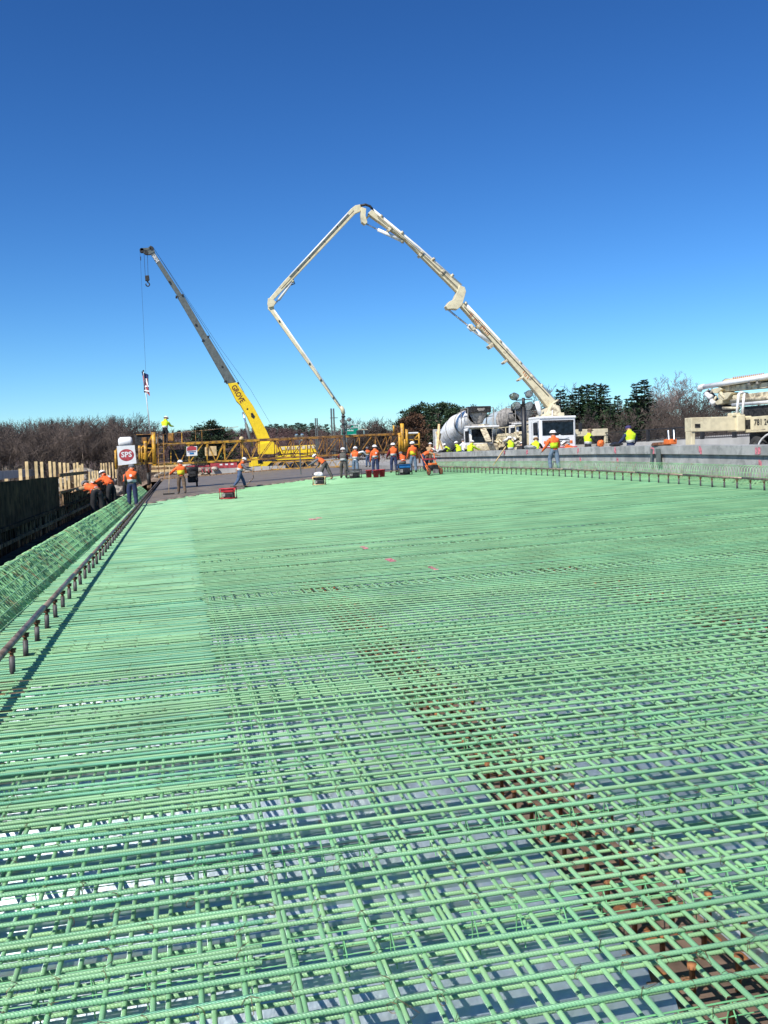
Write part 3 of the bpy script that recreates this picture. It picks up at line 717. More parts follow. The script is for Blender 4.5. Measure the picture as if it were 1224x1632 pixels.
# hanging screed carriage with its dark box and red augers
ubox(270, 716, 294, 736, MU+.4, MU+1.2, 'carriage_engine', M['dark'])
ubox(296, 741, 334, 746, MU+.3, MU+1.4, 'auger_frame', M['redd'])
r = Rel(t); p, q = PU(288, 749, MU+.4), PU(316, 748.5, MU+.4); r.tube([p, q], .22, 14); r.build('screed_roller', M['dark'], smooth=True)
ubox(300, 747, 312, 757, MU+.2, MU+.8, 'carriage_box', M['dark'])
for x in (321, 326, 331, 336): r = Rel(t); r.bar(PU(x, 746, MU+.3), PU(x+2, 753, MU+.3), .05); r.build('auger_bracket', M['redd'])
# light board and notice hung in the truss
ubox(327, 711, 345, 727, MU+.5, MU+.55, 'pale_board', M['lumber'])
# right end columns and carriage
for (px, y0, y1, rr) in ((637, 690, 719, .10), (641.5, 675, 719, .13), (648.5, 684, 716, .09), (668, 690, 714, .07), (627.5, 678, 690, .06), (645, 700, 720, .12)):
    col(px, y0, y1, rr, MU+1.9, 'yellow')
for (x0, y0, x1, y1) in ((649, 693, 668, 692), (649, 701, 668, 700), (649, 709, 668, 708), (652, 709, 666, 693), (637, 706, 650, 705)):
    r = Rel(t); r.bar(PU(x0, y0, MU+2), PU(x1, y1, MU+2), .07); r.build('frame_bar', M['yellow'])
ubox(650, 688.5, 667, 691.5, MU+1.9, MU+3.2, 'canopy', M['white'])
ubox(652, 694, 660, 706, MU+2.2, MU+3.2, 'engine_part', M['dust']); ubox(656, 700, 667, 711, MU+2.3, MU+3.2, 'engine_part', M['dark'])
for px in (641, 668):
    p = PU(px, 715, MU+2.3); q = Vector((p.x, p.y, dz(p.x, p.y)+.36)); r = Rel(t); r.tube([p, q], .07, 8); r.build('leg', M['rust'])
# sign board on the tank shelf
ts = thing('sign_board', 'square white SPS sign with red oval hung on the paving machine', 'sign', PU(200, 726, MU-.45))
q0, q1, q2, q3 = PU(186, 711, MU-.45), PU(214.5, 709.5, MU-.45), PU(217.5, 738.5, MU-.45), PU(188.5, 742, MU-.45)
r = Rel(ts); bb = len(r.v)
for dy in (0, .03):
    for p in (q0, q1, q2, q3): r.v.append(tuple(p+Vector((0, dy, 0))))
r.f += [(0, 1, 2, 3), (7, 6, 5, 4), (0, 4, 5, 1), (1, 5, 6, 2), (2, 6, 7, 3), (3, 7, 4, 0)]; r.build('board', M['white'])
ex = (q1-q0).normalized(); ey = (q0-q3).normalized(); cc = (q0+q1+q2+q3)/4; W_ = (q1-q0).length
ov = MB(); ov.poly([(W_*.42*math.cos(k*PI/20), W_*.345*math.sin(k*PI/20), .0) for k in range(40)]); place_me('red_oval', ov.mesh('red_oval'), M['redd'], ts, frame_mat(cc+Vector((0, -.006, 0)), ex, ey))
tm = text_mesh('SPS', W_*.42, .002, bold=W_*.012); tm.transform(Matrix.Scale(1.0, 4, (1, 0, 0))); place_me('lettering', tm, M['white'], ts, frame_mat(cc+Vector((0, -.012, 0))+ey*(.02), ex, ey))
# small sponsor board in the truss
tb = thing('notice_board', 'small notice board with red peaked top hung inside the yellow truss', 'sign', PU(305, 718, MU-.12))
P_ = Plane((0, MU-.12), (1, MU-.12))
for nm, pts, m, n in (('board', ((297, 712), (314, 711), (314.5, 726), (297.5, 727)), M['white'], 0), ('red_panel', ((298, 713.5), (305, 710.5), (313, 712.5), (313, 717.5), (298, 718.5)), M['redd'], .012), ('print_mark', ((299, 719.5), (312, 719), (312, 720.3), (299, 720.8)), M['navy'], .012), ('print_mark', ((302, 721.5), (309, 721.3), (309, 724), (302, 724.2)), M['blue'], .012)):
    r = Rel(tb); r.prism(P_, [P_.p(*q) for q in pts], -n-.02, -n); r.build(nm, m)

# ------------------------------------------------------------------ flag
tf = thing('flag_pole', 'white pole with furled flag standing on the left end of the machine', 'flag pole', PU(240, 691, MU-.1))
pa, pb = PU(240, 692, MU-.1), PU(228.5, 592, MU-.1)
r = Rel(tf); r.tube([pa, pb], [.035, .022], 8); r.build('pole', M['white'], smooth=True)
r = Rel(tf); r.tube([pb, pb+Vector((0, 0, .06)), pb+Vector((0, 0, .1))], [.05, .05, .01], 8); r.build('finial', M['dark'])
tfl = thing('flag', 'limp red white and blue striped flag hanging from the leaning pole', 'flag', pb)
axis = (pa-pb).normalized(); L = 1.32
def flagpt(i, k, hang=.62):   # k along the hoist, i across the fly, hanging in folds
    d = axis*(L*k)
    return pb+d+Vector((-.12+.40*i+.05*math.sin(i*9+k*3), .10*math.sin(i*14+k*4), -hang*0-.18*i+.04*math.sin(k*7+i*5)))
nstripe = 9
for k in range(nstripe):
    r = Rel(tfl); i0 = k/nstripe; i1 = (k+1)/nstripe; n = 14
    for j in range(n+1):
        for ii in (i0, i1): r.v.append(tuple(flagpt(ii, .25+.75*j/n if False else j/n)+Vector((0, -.0, 0))))
    r.f += [(2*j, 2*j+1, 2*j+3, 2*j+2) for j in range(n)]
    # stripes run slanting down the folds; the upper third is the blue field
    r2 = Rel(tfl); r2.v = [v for v in r.v]; r2.f = [f for j, f in enumerate(r.f) if j < 3]; r.f = [f for j, f in enumerate(r.f) if j >= 3]
    r.build('stripe', M['redd'] if k % 2 == 0 else M['white'], smooth=True)
    if k % 2 or k < 9: r2.build('blue_field', M['navy'], smooth=True)
for j in (6, 9, 12):
    r = Rel(tfl); r.v = [tuple(flagpt(x, y)+Vector((0, -.02, 0))) for x, y in ((0, j/14), (1, (j-1.5)/14), (1, (j-.6)/14), (0, (j+.9)/14))]; r.f = [(0, 1, 2, 3)]; r.build('stripe', M['white'])

# ------------------------------------------------------------------ mobile crane
CU = 110.
tcr = thing('mobile_crane', 'yellow mobile crane with long grey telescopic boom raised to the left', 'crane', (PU(450, 740, CU).x, CU, 0))
CP = Plane((0, CU), (1, CU))
def cpr(nm, pts, m, n0=-.4, n1=.4, bev=0, tt=None, pl=None):
    r = Rel(tt or tcr); P = pl or CP; r.prism(P, [P.p(*q) for q in pts], n0, n1); return r.build(nm, m, bevel=bev)
bm_ = cpr('boom_base', ((363, 612), (377, 610), (403, 647), (411, 662), (425, 688), (433, 707), (414, 709), (405, 688), (394, 665), (383, 646), (377, 640)), M['craney'], -.47, .47, .04)
secs = [((361, 612), (376, 609), (332, 537), (322, 543)), ((322.5, 542), (331.5, 538), (292, 470.5), (283.5, 475.5)), ((284.5, 474.5), (290.5, 471), (246, 402), (240, 405))]
for k, q in enumerate(secs): cpr('boom_section', q, M['craneg'], -.36+.05*k, .36-.05*k, .02)
for (x, y) in ((270, 450), (312, 518), (354, 585)): cpr('boom_pin', ((x-1.3, y-1.3), (x+1.3, y-1.3), (x+1.3, y+1.3), (x-1.3, y+1.3)), M['dark'], -.42, -.2)
for (x, y) in ((281.5, 473.5), (323.5, 543), (291, 471), (332, 537), (359, 608), (379, 611)): cpr('wear_block', ((x-1.5, y-1.5), (x+1.8, y-1.2), (x+1.5, y+1.5), (x-1.8, y+1.2)), M['dark'], -.42, .42)
cpr('boom_hole', ((399, 659), (402, 658), (406, 664), (404, 668), (400, 665)), M['dark'], -.49, -.465)
cpr('boom_hole', ((392.5, 651), (395, 651), (395, 653.5), (392.5, 653.5)), M['dark'], -.49, -.465)
cpr('boom_head', ((239, 406), (247, 402), (244, 395), (240, 392), (235, 397), (228, 398), (227, 402), (233, 406)), M['craneg'], -.3, .3)
for (x, y, rr) in ((241.5, 396.5, .22), (226, 399.5, .23), (233, 403, .2)):
    r = Rel(tcr); p = CP.pw(x, y); r.cyl(p-Vector((0, .34, 0)), p+Vector((0, .34, 0)), rr, 14); r.build('sheave', M['dark'])
cpr('tip_arm', ((224, 396.5), (240, 395.5), (240, 398.5), (224, 400.5)), M['craneg'], -.34, -.26)
def rope(pts, r_=.022, tt=None, nm='rope', m='rope'):
    r = Rel(tt or tcr); r.tube([CP.pw(x, y) for x, y in pts], r_, 5); r.build(nm, M[m])
rope(((244, 394), (330, 528), (382, 612), (413, 675))); rope(((244.5, 395), (350, 553), (400, 622), (431, 675)), .014)
rope(((229.5, 403), (231.5, 440))); rope(((235, 406), (236, 440))); rope(((223, 400), (224, 418), (237, 690)), .012)
rope(((224, 409), (224.2, 415)), .05, nm='rope_clamp')
th = tcr
cpr('hook_block', ((231, 439.5), (237.5, 438.8), (238.5, 446), (236, 449), (231.5, 447.5)), M['dark'], -.14, .14, .03)
r = Rel(tcr); p = CP.pw(235.4, 453.3); r.tube([p+Vector((0, 0, .40)), p+Vector((0, 0, .22))], .065, 8); r.tube([p+Vector((.20*math.sin(q), 0, .20*math.cos(q))) for q in np.linspace(0, 5.2, 14)], .065, 8); r.build('hook', M['dark'], smooth=True)
r = Rel(tcr); r.tube([CP.pw(387, 657), CP.pw(396, 690)], .11, 10); r.build('lift_rod', M['chrome'], smooth=True)
r = Rel(tcr); r.tube([CP.pw(392, 676), CP.pw(402, 712)], .18, 10); r.build('lift_cylinder', M['craneg'], smooth=True)
cpr('superstructure', ((411, 708), (434, 704), (446, 719), (436, 724), (412, 724)), M['craney'], -1.0, 1.0, .05)
cpr('cab', ((400, 730), (412, 728), (414, 742), (400, 744)), M['craney'], -1.25, -.3, .05)
cpr('cab_window', ((409, 731), (416, 730), (417, 738), (410, 739)), M['glass'], -1.28, -1.2)
cpr('counterweight', ((438, 726), (504, 722.5), (506, 731), (439, 734)), M['craney'], -1.1, 1.1, .05)
cpr('engine_hood', ((446, 712), (500, 709), (503, 721), (446, 724)), M['craney'], -.9, .9, .05)
for k in range(7): x = 447+k*8; cpr('hood_panel', ((x, 712.5-k*.4), (x+5.5, 712.2-k*.4), (x+5.7, 717-k*.4), (x+.2, 717.3-k*.4)), M['cream'], -.96, -.9)
cpr('chassis', ((398, 737), (432, 735), (420, 747), (398, 748)), M['craney'], -1.2, 1.2)
cpr('jack_housing', ((432, 734), (441, 732), (434, 745), (423, 746)), M['dark'], -1.1, 1.1)
cpr('chassis_well', ((402, 739), (410, 738.5), (411, 744), (402, 744)), M['dark'], -1.22, -1.19)
for x in (452, 474, 492):
    r = Rel(tcr); p = CP.pw(x, 745); p.z = .80; r.cyl(p+Vector((0, -1.15, 0)), p+Vector((0, 1.15, 0)), .52, 20); r.build('wheel', M['rubber'], smooth=False)
# boom lettering
def letters(body, tt, pl, p0, p1, hgt, m, nout, bold=.0, sx=None, nm='lettering'):
    P0, P1 = pl.pw(*p0), pl.pw(*p1); ex = (P1-P0); ln = ex.length; ex.normalize(); nrm = pl.n*(-1); ey = nrm.cross(ex)
    me = text_mesh(body, hgt*1.38, .004, bold); xs = [v.co.x for v in me.vertices]; ww = max(xs)-min(xs)
    me.transform(Matrix.Scale(ln/ww, 4, (1, 0, 0))); return place_me(nm, me, m, tt, frame_mat((P0+P1)/2+nrm*nout, ex, ey))
letters('GROVE', tcr, CP, (371, 615), (386.5, 641.5), .62, M['letterbr'], .48, .025)
letters('GROVE', tcr, CP, (244.5, 407.5), (251.5, 418.5), .38, M['white'], .30, .015)

# ------------------------------------------------------------------ concrete pump truck with its boom
PA, PB = (23.0, 58.6), (10.1, 59.4)
PP = Plane(PA, PB)
tp = thing('concrete_pump_truck', 'white cab concrete pump truck with four section cream boom arching over the deck', 'pump truck', (23.2, 57, dz(23.2, 57)))
def ppr(nm, pts, m='cream', n0=-.3, n1=.3, bev=.02):
    r = Rel(tp); r.prism(PP, [PP.p(*q) for q in pts], n0, n1); return r.build(nm, M[m], bevel=bev)
def ptube(nm, pts, rr, m='cream', n=0, k=8):
    r = Rel(tp); r.tube([PP.pw(x, y, n) for x, y in pts], rr, k); return r.build(nm, M[m], smooth=True)
# (normal of PP points away from the camera side when negative)
sg = 1 if (PP.n.y < 0) else -1     # sg*n is towards the camera
ppr('boom_section_one', ((732, 479), (739, 487), (884, 640), (884, 651), (874, 653), (846, 618), (733, 488)), 'cream', -.30, .30)
ppr('boom_section_two', ((586, 341), (592, 335), (739, 461), (736, 470), (731, 470), (645, 384), (591, 346)), 'cream', -.24, .24)
ppr('boom_section_three', ((559, 333.5), (566, 328), (574, 326.5), (577, 333), (573, 338), (566, 341), (440, 474), (430, 484), (429, 476), (452, 449)), 'cream', -.13, .13)
ppr('boom_section_four', ((427, 486), (435.5, 483), (437, 493), (547, 652), (544, 655), (431, 497), (427, 493)), 'cream', -.09, .09)
# delivery pipe beside the upper edge, with couplings
def pipe(pts, rr, n, m='white'): ptube('delivery_pipe', pts, rr, m, n)
pipe(((741, 484), (812, 560), (882, 637)), .085, sg*.1); pipe(((594, 334.5), (665, 393), (735, 455)), .075, sg*.08)
pipe(((554, 341), (507, 392), (461, 441)), .05, sg*.15); pipe(((437, 495), (491, 572), (541, 646)), .045, sg*.1)
for (x, y) in ((796, 545), (828, 579), (741, 484), (862, 615), (640, 372), (690, 414), (720, 440), (607, 346)):
    ptube('pipe_coupling', ((x-1.5, y-1.7), (x+1.5, y+1.7)), .13, 'creamd', sg*.1)
for (x, y) in ((517, 386), (493, 412), (475, 431), (537, 362), (493, 580), (445, 512), (511, 606), (531, 634)):
    ptube('boom_bolt', ((x-1, y), (x+1, y)), .06, 'dark', sg*.1)
for q in (((745, 520), (750, 517), (757, 525), (752, 528)), ((776, 552), (782, 548), (786, 553), (780, 557)), ((800, 578), (806, 573), (808, 576), (802, 581)), ((824, 606), (832, 599), (834, 601), (826, 608))):
    ppr('boom_plate', q, 'creamd', -.32, .32)
for (x, y) in ((765, 517), (806, 558), (846, 600), (672, 404), (706, 433), (622, 364)):
    ppr('boom_strap', ((x-1, y-3), (x+2.5, y+.2), (x-3, y+7), (x-6.5, y+3.8)), 'creamd', -.318, .318)
for pts in (((738, 490), (800, 556), (872, 632)), ((600, 346), (668, 403), (728, 460)), ((563, 338), (512, 393), (448, 462))): ptube('hydraulic_hose', pts, .022, 'black', sg*.33, 5)
# knuckles
ppr('knuckle_link', ((722, 478), (731, 456), (739, 459), (741, 466), (735, 487), (728, 494), (721, 493), (712, 494), (709, 489), (714, 482)), 'cream', -.33, .33)
ptube('knuckle_pin', ((733, 463), (734, 465)), .3, 'creamd', 0, 12); ptube('knuckle_pin', ((729, 486), (730, 487)), .33, 'creamd', 0, 12)
ppr('knuckle_link', ((575, 331), (583, 334), (582, 345), (585, 356), (581, 359), (576, 355), (574, 344)), 'cream', -.24, .24)
ptube('knuckle_link_bar', ((582, 351), (589, 342)), .06); ptube('knuckle_pipe', ((574, 329), (582, 327.5), (589, 330), (593, 335)), .08, 'dark', sg*.2)
ppr('knuckle_link', ((427, 476), (433, 476), (440, 482), (436, 489), (428, 491), (426, 485)), 'cream', -.2, .2)
# boom cylinders
for (c, r0, r1, cl) in ((((711, 491), (746, 519), (784, 548)), .06, .15, 1), (((582, 356), (602, 366), (641, 384)), .04, .11, 1), (((434, 488), (444, 478), (466, 448)), .05, .09, 1)):
    ptube('cylinder_rod', (c[0], c[1]), r0, 'chrome'); ptube('boom_cylinder', (c[1], c[2]), r1, 'white'); ptube('cylinder_foot', ((c[2][0]-1.5, c[2][1]), (c[2][0]+2.5, c[2][1]+.5)), r1*1.3, 'creamd')
ptube('control_rod', ((468, 447), (470, 452), (462, 455)), .03, 'dark')
# faded orange markings on the boom side, too small to read
rs = random.Random(21)
def scrawl(p0, p1, n, h, m):
    ex = (Vector(p1)-Vector(p0)); rr_ = Rel(tp)
    d = ex.normalized(); pr = Vector((-d.y, d.x))
    for k in range(n):
        c = Vector(p0)+ex*((k+.5)/n); w2 = ex.length/n*.30
        if rs.random() < .12: continue
        for j in range(2):
            o = c+d*rs.uniform(-w2, w2)*.6; q = [o-pr*h/2*rs.uniform(.5, 1)+d*w2*rs.uniform(-1, .2), o+pr*h/2*rs.uniform(.6, 1)+d*w2*rs.uniform(-.2, 1)]
            a_, b_ = q; wd = d*w2*.42
            pts = [a_-wd, a_+wd, b_+wd, b_-wd]; n0 = sg*.304; rr_.prism(PP, [PP.p(*z) for z in pts], n0, n0+sg*.006)
    rr_.build('faded_lettering', m)
scrawl((747, 500.5), (781, 537.5), 15, 7, M['lettero']); scrawl((827, 588), (840, 604), 6, 5, M['lettero'])
# turret
ppr('turret', ((858, 668), (859, 662), (866, 660), (869, 652), (876, 643), (884, 652), (889, 668)), 'cream', -.7, .7, .05)
ptube('turret_pin', ((882, 640), (883, 642)), .36, 'cream', 0, 14); ptube('turret_pin_cap', ((888, 640), (889, 641)), .24, 'dark', sg*.1, 12)
ppr('turret_side_plate', ((869, 660), (874, 645), (886, 648), (890, 667)), 'creamd', -.74, .74)
ppr('turret_base', ((860, 668), (890, 668), (890, 674), (860, 674)), 'dark', -.8, .8)
ptube('lift_cylinder', ((853, 640), (859, 662)), .16, 'white', sg*.3)
# end hose
tip = PP.pw(547, 657); r = Rel(tp); r.tube([PP.pw(543, 648), PP.pw(546, 653), PP.pw(547.5, 660)], [.11, .14, .12], 10); r.build('tip_elbow', M['cream'], smooth=True)
he = Vector((PP.pw(551, 738).x, PP.pw(551, 738).y, PP.pw(551, 738).z))
r = Rel(tp); r.tube([PP.pw(547, 658), PP.pw(547.6, 680), PP.pw(549.5, 712), PP.pw(550.5, 736), PP.pw(551.5, 748)], [.085, .09, .095, .10, .10], 10); r.build('end_hose', M['hose'], smooth=True)
for (x, y) in ((547.3, 664), (547.6, 676), (548.3, 690)): r = Rel(tp); r.tube([PP.pw(x, y-1.2), PP.pw(x, y+1.2)], .13, 10); r.build('hose_clamp', M['dark'])
r = Rel(tp); r.tube([PP.pw(545.3, 652), PP.pw(544.7, 668), PP.pw(545.5, 680)], .02, 5); r.build('safety_sling', M['dust'])
# truck: local frame at cab front centre, front faces -Y
def loc(x, y, z): return Vector((23.2+x, 56.+y, dz(23.2, 56.)+z))
def lbox(nm, x0, x1, y0, y1, z0, z1, m, bev=.04, tt=None, L=None):
    L = L or loc; r = Rel(tt or tp); p = L(x0, y0, z0); q = L(x1, y1, z1); r.box(p, q); return r.build(nm, M[m] if isinstance(m, str) else m, bevel=bev)
lbox('cab', -1.2, 1.2, 0, 2.0, .55, 2.72, 'white', .10); lbox('windscreen', -1.03, 1.05, -.012, .05, 1.55, 2.5, 'glass', .02)
lbox('roof_visor', -1.22, 1.22, -.06, 1.9, 2.60, 2.76, 'white', .05); lbox('side_window', -1.215, -1.1, .35, 1.1, 1.6, 2.4, 'glass', .02)
lbox('side_window', 1.1, 1.215, .35, 1.1, 1.6, 2.4, 'glass', .02)
lbox('grille', -.75, .75, -.03, .03, .95, 1.3, 'dark', .01)
for k in range(3): lbox('grille_bar', -.72, .72, -.055, -.03, 1.0+.1*k, 1.04+.1*k, 'white', 0)
lbox('bumper', -1.22, 1.22, -.18, .2, .45, .85, 'redd', .05)
for s_ in (-1, 1): lbox('headlight', s_*.98-.14, s_*.98+.14, -.2, -.16, .58, .74, 'lens', .02)
for s_ in (-1, 1): lbox('door', s_*1.21-.02, s_*1.21+.02, .25, 1.25, .75, 1.55, 'white', .01)
for s_ in (-1, 1):
    r = Rel(tp); r.tube([loc(s_*1.2, .15, 2.45), loc(s_*1.5, .0, 2.4), loc(s_*1.5, 0, 1.6), loc(s_*1.2, .15, 1.55)], .02, 6); r.build('mirror_arm', M['black'])
    lbox('mirror', s_*1.5-.12, s_*1.5+.12, -.03, .03, 1.75, 2.3, 'black', .02)
r = Rel(tp); r.tube([loc(-.5, -.03, 1.6), loc(.1, -.04, 1.72)], .012, 4); r.tube([loc(.3, -.03, 1.6), loc(.9, -.04, 1.7)], .012, 4); r.build('wiper', M['black'])
lbox('air_horn', .25, .6, .3, .6, 2.76, 2.98, 'cream', .04); r = Rel(tp); r.tube([loc(-.15, .5, 2.76), loc(-.12, .5, 3.15)], .03, 6); r.build('antenna', M['white'])
# drip of white splash below the windscreen as in the photo: pale wiper cowl
r = Rel(tp); r.poly([loc(x, -.035, z) for x, z in ((-.1, 1.46), (.1, 1.62), (.3, 1.5), (.55, 1.55), (.75, 1.42), (.4, 1.33), (.0, 1.35))]); r.build('cowl_splash', M['white'])
for (x0, x1, z0, z1) in ((-.95, -.78, 1.05, 1.22), (.78, .95, 1.05, 1.22)): lbox('marker_lamp', x0, x1, -.03, -.0, z0, z1, 'orange', .01)
lbox('number_plate', -.25, .25, -.205, -.18, .55, .68, 'dust', 0); lbox('cab_step', -1.24, -1.0, .3, 1.1, .3, .42, 'dark', .02); lbox('sun_strip', -1.03, 1.05, -.02, -.012, 2.38, 2.5, 'dark', 0)
for y in (.24, 1.26): lbox('door_seam', -1.235, -1.228, y, y+.02, .75, 2.45, 'dark', 0)
for x in (-.35, .35): lbox('window_bar', x-.01, x+.01, -.02, -.012, 1.55, 1.62, 'black', 0)
lbox('chassis', -.5, .5, 2.0, 10.5, .55, .95, 'dark'); lbox('deck', -1.25, 1.25, 2.2, 10.2, .98, 1.12, 'creamd', .02)
lbox('pedestal', -.9, .9, 2.15, 3.6, 1.12, 2.3, 'creamd', .05)
for (x0, x1, y0, y1, z0, z1, m) in ((-1.22, -.4, 3.8, 6.0, 1.12, 1.75, 'creamd'), (-.3, 1.2, 3.8, 7.2, 1.12, 2.0, 'creamd'), (-1.2, -.3, 6.2, 8.6, 1.12, 1.9, 'creamd'), (-1.25, -.6, 4.2, 5.6, .4, .95, 'creamd'), (-.8, .8, 9.6, 10.9, .7, 1.5, 'dust'), (-1.28, -1.0, 2.3, 3.4, 1.0, 1.7, 'cream')):
    lbox('body_box', x0, x1, y0, y1, z0, z1, m, .04)
for k in range(5):
    z = 1.75+.12*k
for (x, y) in ((-1.2, 2.3), (-1.2, 4.3), (-1.2, 6.3), (-1.2, 8.3), (-1.2, 9.9)):
    r = Rel(tp); r.bar(loc(x, y, 1.1), loc(x, y, 2.35), .05); r.build('rail_post', M['cream'])
for z in (1.75, 2.32): r = Rel(tp); r.bar(loc(-1.2, 2.3, z), loc(-1.2, 9.9, z), .05); r.build('hand_rail', M['cream'])
rs = random.Random(4)
for k in range(16):
    y = rs.uniform(2.3, 9); z = rs.uniform(1.2, 1.7); r = Rel(tp); r.tube([loc(-1.26, y, z), loc(-1.3, y+rs.uniform(.1, .5), z+rs.uniform(-.15, .2)), loc(-1.26, y+rs.uniform(.5, 1.1), z+rs.uniform(-.2, .2))], rs.uniform(.03, .08), 7); r.build('pump_hose', M[rs.choice(('cream', 'creamd', 'dark', 'white'))], smooth=True)
def wheel(tt, c, R=.52, wd=.32, ax=(1, 0, 0)):
    ax = Vector(ax).normalized(); mw = frame_mat(c, ax.cross(Vector((0, 0, 1))), Vector((0, 0, 1)))
    mw = Matrix.Translation(c)@(ax.to_track_quat('Z', 'Y').to_matrix().to_4x4())
    r = MB().lathe([(R*.55, -wd/2), (R*.93, -wd/2), (R, -wd*.35), (R, wd*.35), (R*.93, wd/2), (R*.55, wd/2)], 22); ty = place_me('tyre', r.mesh('tyre', True), M['rubber'], tt, mw)
    r = MB().lathe([(0, -wd*.32), (R*.2, -wd*.34), (R*.5, -wd*.15), (R*.57, -wd*.48)], 18); r.lathe([(0, wd*.32), (R*.2, wd*.34), (R*.5, wd*.15), (R*.57, wd*.48)], 18); ri = link('rim', r.mesh('rim', True), M['dust'], ty)
for s_ in (-1, 1):
    for y in (1.0, 6.6, 8.0): wheel(tp, loc(s_*1.0, y, .52))
# outrigger on the right
r = Rel(tp); p0 = loc(1.2, 1.9, 2.05); p1 = PU(967, 683, 57.9); zt = p1.z
r.box((p0.x, 57.7, zt-.46), (p1.x, 58.1, zt)); r.build('outrigger_beam', M['cream'], bevel=.03)
r = Rel(tp); r.box((p1.x-.24, 57.72, dz(26, 58)+.03), (p1.x, 58.08, zt-.462)); r.build('outrigger_leg', M['cream'], bevel=.02)
r = Rel(tp); r.box((p1.x-.42, 57.6, dz(26, 58)+.0), (p1.x+.15, 58.2, dz(26, 58)+.03)); r.build('outrigger_pad', M['oldwood'])

# ------------------------------------------------------------------ mixer trucks
def mixer(label, front, rear, drum_m, extra):
    f = Vector((front[0], front[1], 0)); rr = Vector((rear[0], rear[1], 0)); d = (f-rr).normalized(); side = Vector((d.y, -d.x, 0)); z0 = dz(front[0], front[1])
    t = thing('mixer_truck', label, 'mixer truck', (front[0], front[1], z0), group='front discharge mixer trucks')
    def L(x, y, z): return f+side*x-d*y+Vector((0, 0, z0+z))        # x across, y back from the nose
    def bx(nm, x0, x1, y0, y1, z0_, z1, m, bev=.04):
        r = Rel(t); b_ = len(r.v)
        for z in (z0_, z1):
            for (x, y) in ((x0, y0), (x1, y0), (x1, y1), (x0, y1)): r.v.append(tuple(L(x, y, z)))
        r.f += [tuple(b_+i for i in q) for q in ((0,3,2,1),(4,5,6,7),(0,1,5,4),(1,2,6,5),(2,3,7,6),(3,0,4,7))]; return r.build(nm, M[m], bevel=bev)
    bx('chassis', -.5, .5, .6, 10.5, .55, .95, 'dark')
    bx('hood', -.85, .85, .0, 1.3, .75, 1.35, 'creamd', .15); bx('cab', -.85, .85, 1.2, 2.8, .8, 2.5, 'drum', .08)
    bx('windscreen', -.74, .74, 1.17, 1.22, 1.45, 2.4, 'glass', .01); bx('side_window', -.87, -.8, 1.5, 2.4, 1.5, 2.3, 'glass', .01); bx('side_window', .8, .87, 1.5, 2.4, 1.5, 2.3, 'glass', .01)
    bx('visor', -1.15, 1.15, .75, 1.6, 2.5, 2.62, 'drum', .03)
    for s_ in (-1, 1): bx('fender', s_*1.1-.25, s_*1.1+.25, .5, 1.9, 1.0, 1.15, 'creamd', .05)
    # drum on a tilted axis: low at the rear, mouth above the cab
    p0 = L(0, 9.0, 1.95); p1 = L(0, 2.6, 3.4); ax = (p1-p0); ln = ax.length; ax.normalize()
    mw = Matrix.Translation(p0)@ax.to_track_quat('Z', 'Y').to_matrix().to_4x4()
    pr = [(0, .0), (.55, .05), (.92, .35), (1.10, 1.0), (1.15, 1.8), (1.15, 2.8), (1.08, 3.4), (.90, 4.5), (.62, 5.9), (.55, ln)]
    place_me('drum', MB().lathe(pr, 40).mesh('drum', True), M[drum_m], t, mw)
    place_me('drum_band', MB().lathe([(1.155, 2.70), (1.175, 2.72), (1.17, 2.80), (1.145, 2.82)], 40).mesh('drum_band', True), M['dust'], t, mw)
    place_me('drum_ring', MB().lathe([(.90, 4.4), (.99, 4.4), (.99, 4.52), (.9, 4.56)], 32).mesh('drum_ring', True), M['dust'], t, mw)
    place_me('drum_cone', MB().lathe([(.91, 4.55), (.645, 5.92), (.57, ln+.02)], 36).mesh('drum_cone', True), M['dust' if drum_m != 'drum' else 'drum'], t, mw)
    # collecting hopper, chute, ladder and hand rails above the cab
    r = Rel(t); r.lathe([(.75, .8), (.78, .75), (.35, -.1), (.28, -.25)], 14, Matrix.Translation(L(0, 1.9, 3.05))); r.build('discharge_hopper', M['dust'], smooth=True)
    bx('hopper_frame', -.7, .7, 1.5, 3.0, 2.62, 2.75, 'dust'); bx('charge_hopper', -.75, .75, 1.2, 2.5, 3.55, 4.0, 'dark', .05)
    for s_ in (-1, 1):
        for y in (1.3, 2.9): r = Rel(t); r.bar(L(s_*.95, y, 2.6), L(s_*.95, y, 3.9), .05); r.build('rail_post', M['dust'])
        for z in (3.3, 3.88): r = Rel(t); r.bar(L(s_*.95, 1.3, z), L(s_*.95, 2.9, z), .04); r.build('hand_rail', M['dust'])
    r = Rel(t); r.bar(L(-.1, 1.6, 2.72), L(.3, -1.2, 1.5), .42, .10); r.build('chute', M['creamd'], bevel=.03)
    bx('rear_panel', -1.1, 1.1, 9.9, 10.3, .8, 2.7, 'conc', .03); bx('rear_frame', -1.15, 1.15, 9.3, 9.45, .8, 2.5, 'drum', .02)
    bx('rear_stripe', -1.11, 1.11, 9.88, 9.9, 1.1, 1.4, 'redd', 0); bx('rear_stripe', -1.112, -1.1, 9.9, 10.3, 1.1, 1.4, 'redd', 0); bx('rear_stripe', -1.112, -1.1, 9.95, 10.28, 2.1, 2.35, 'redd', 0)
    bx('water_tank', -1.1, -.5, 3.3, 4.5, 1.0, 1.6, 'drum', .12)
    for s_ in (-1, 1):
        for y in (1.2, 5.6, 6.9, 8.3): wheel(t, L(s_*1.0, y, .52), ax=side)
    return t
mixer('white drum mixer truck with pale hood, parked left of the pump truck', (20.9, 63), (20.9, 73.5), 'drum', 0)
mixer('blue grey drum mixer truck mostly hidden behind the white mixer', (25.3, 65.2), (24.3, 76), 'drumb', 0)

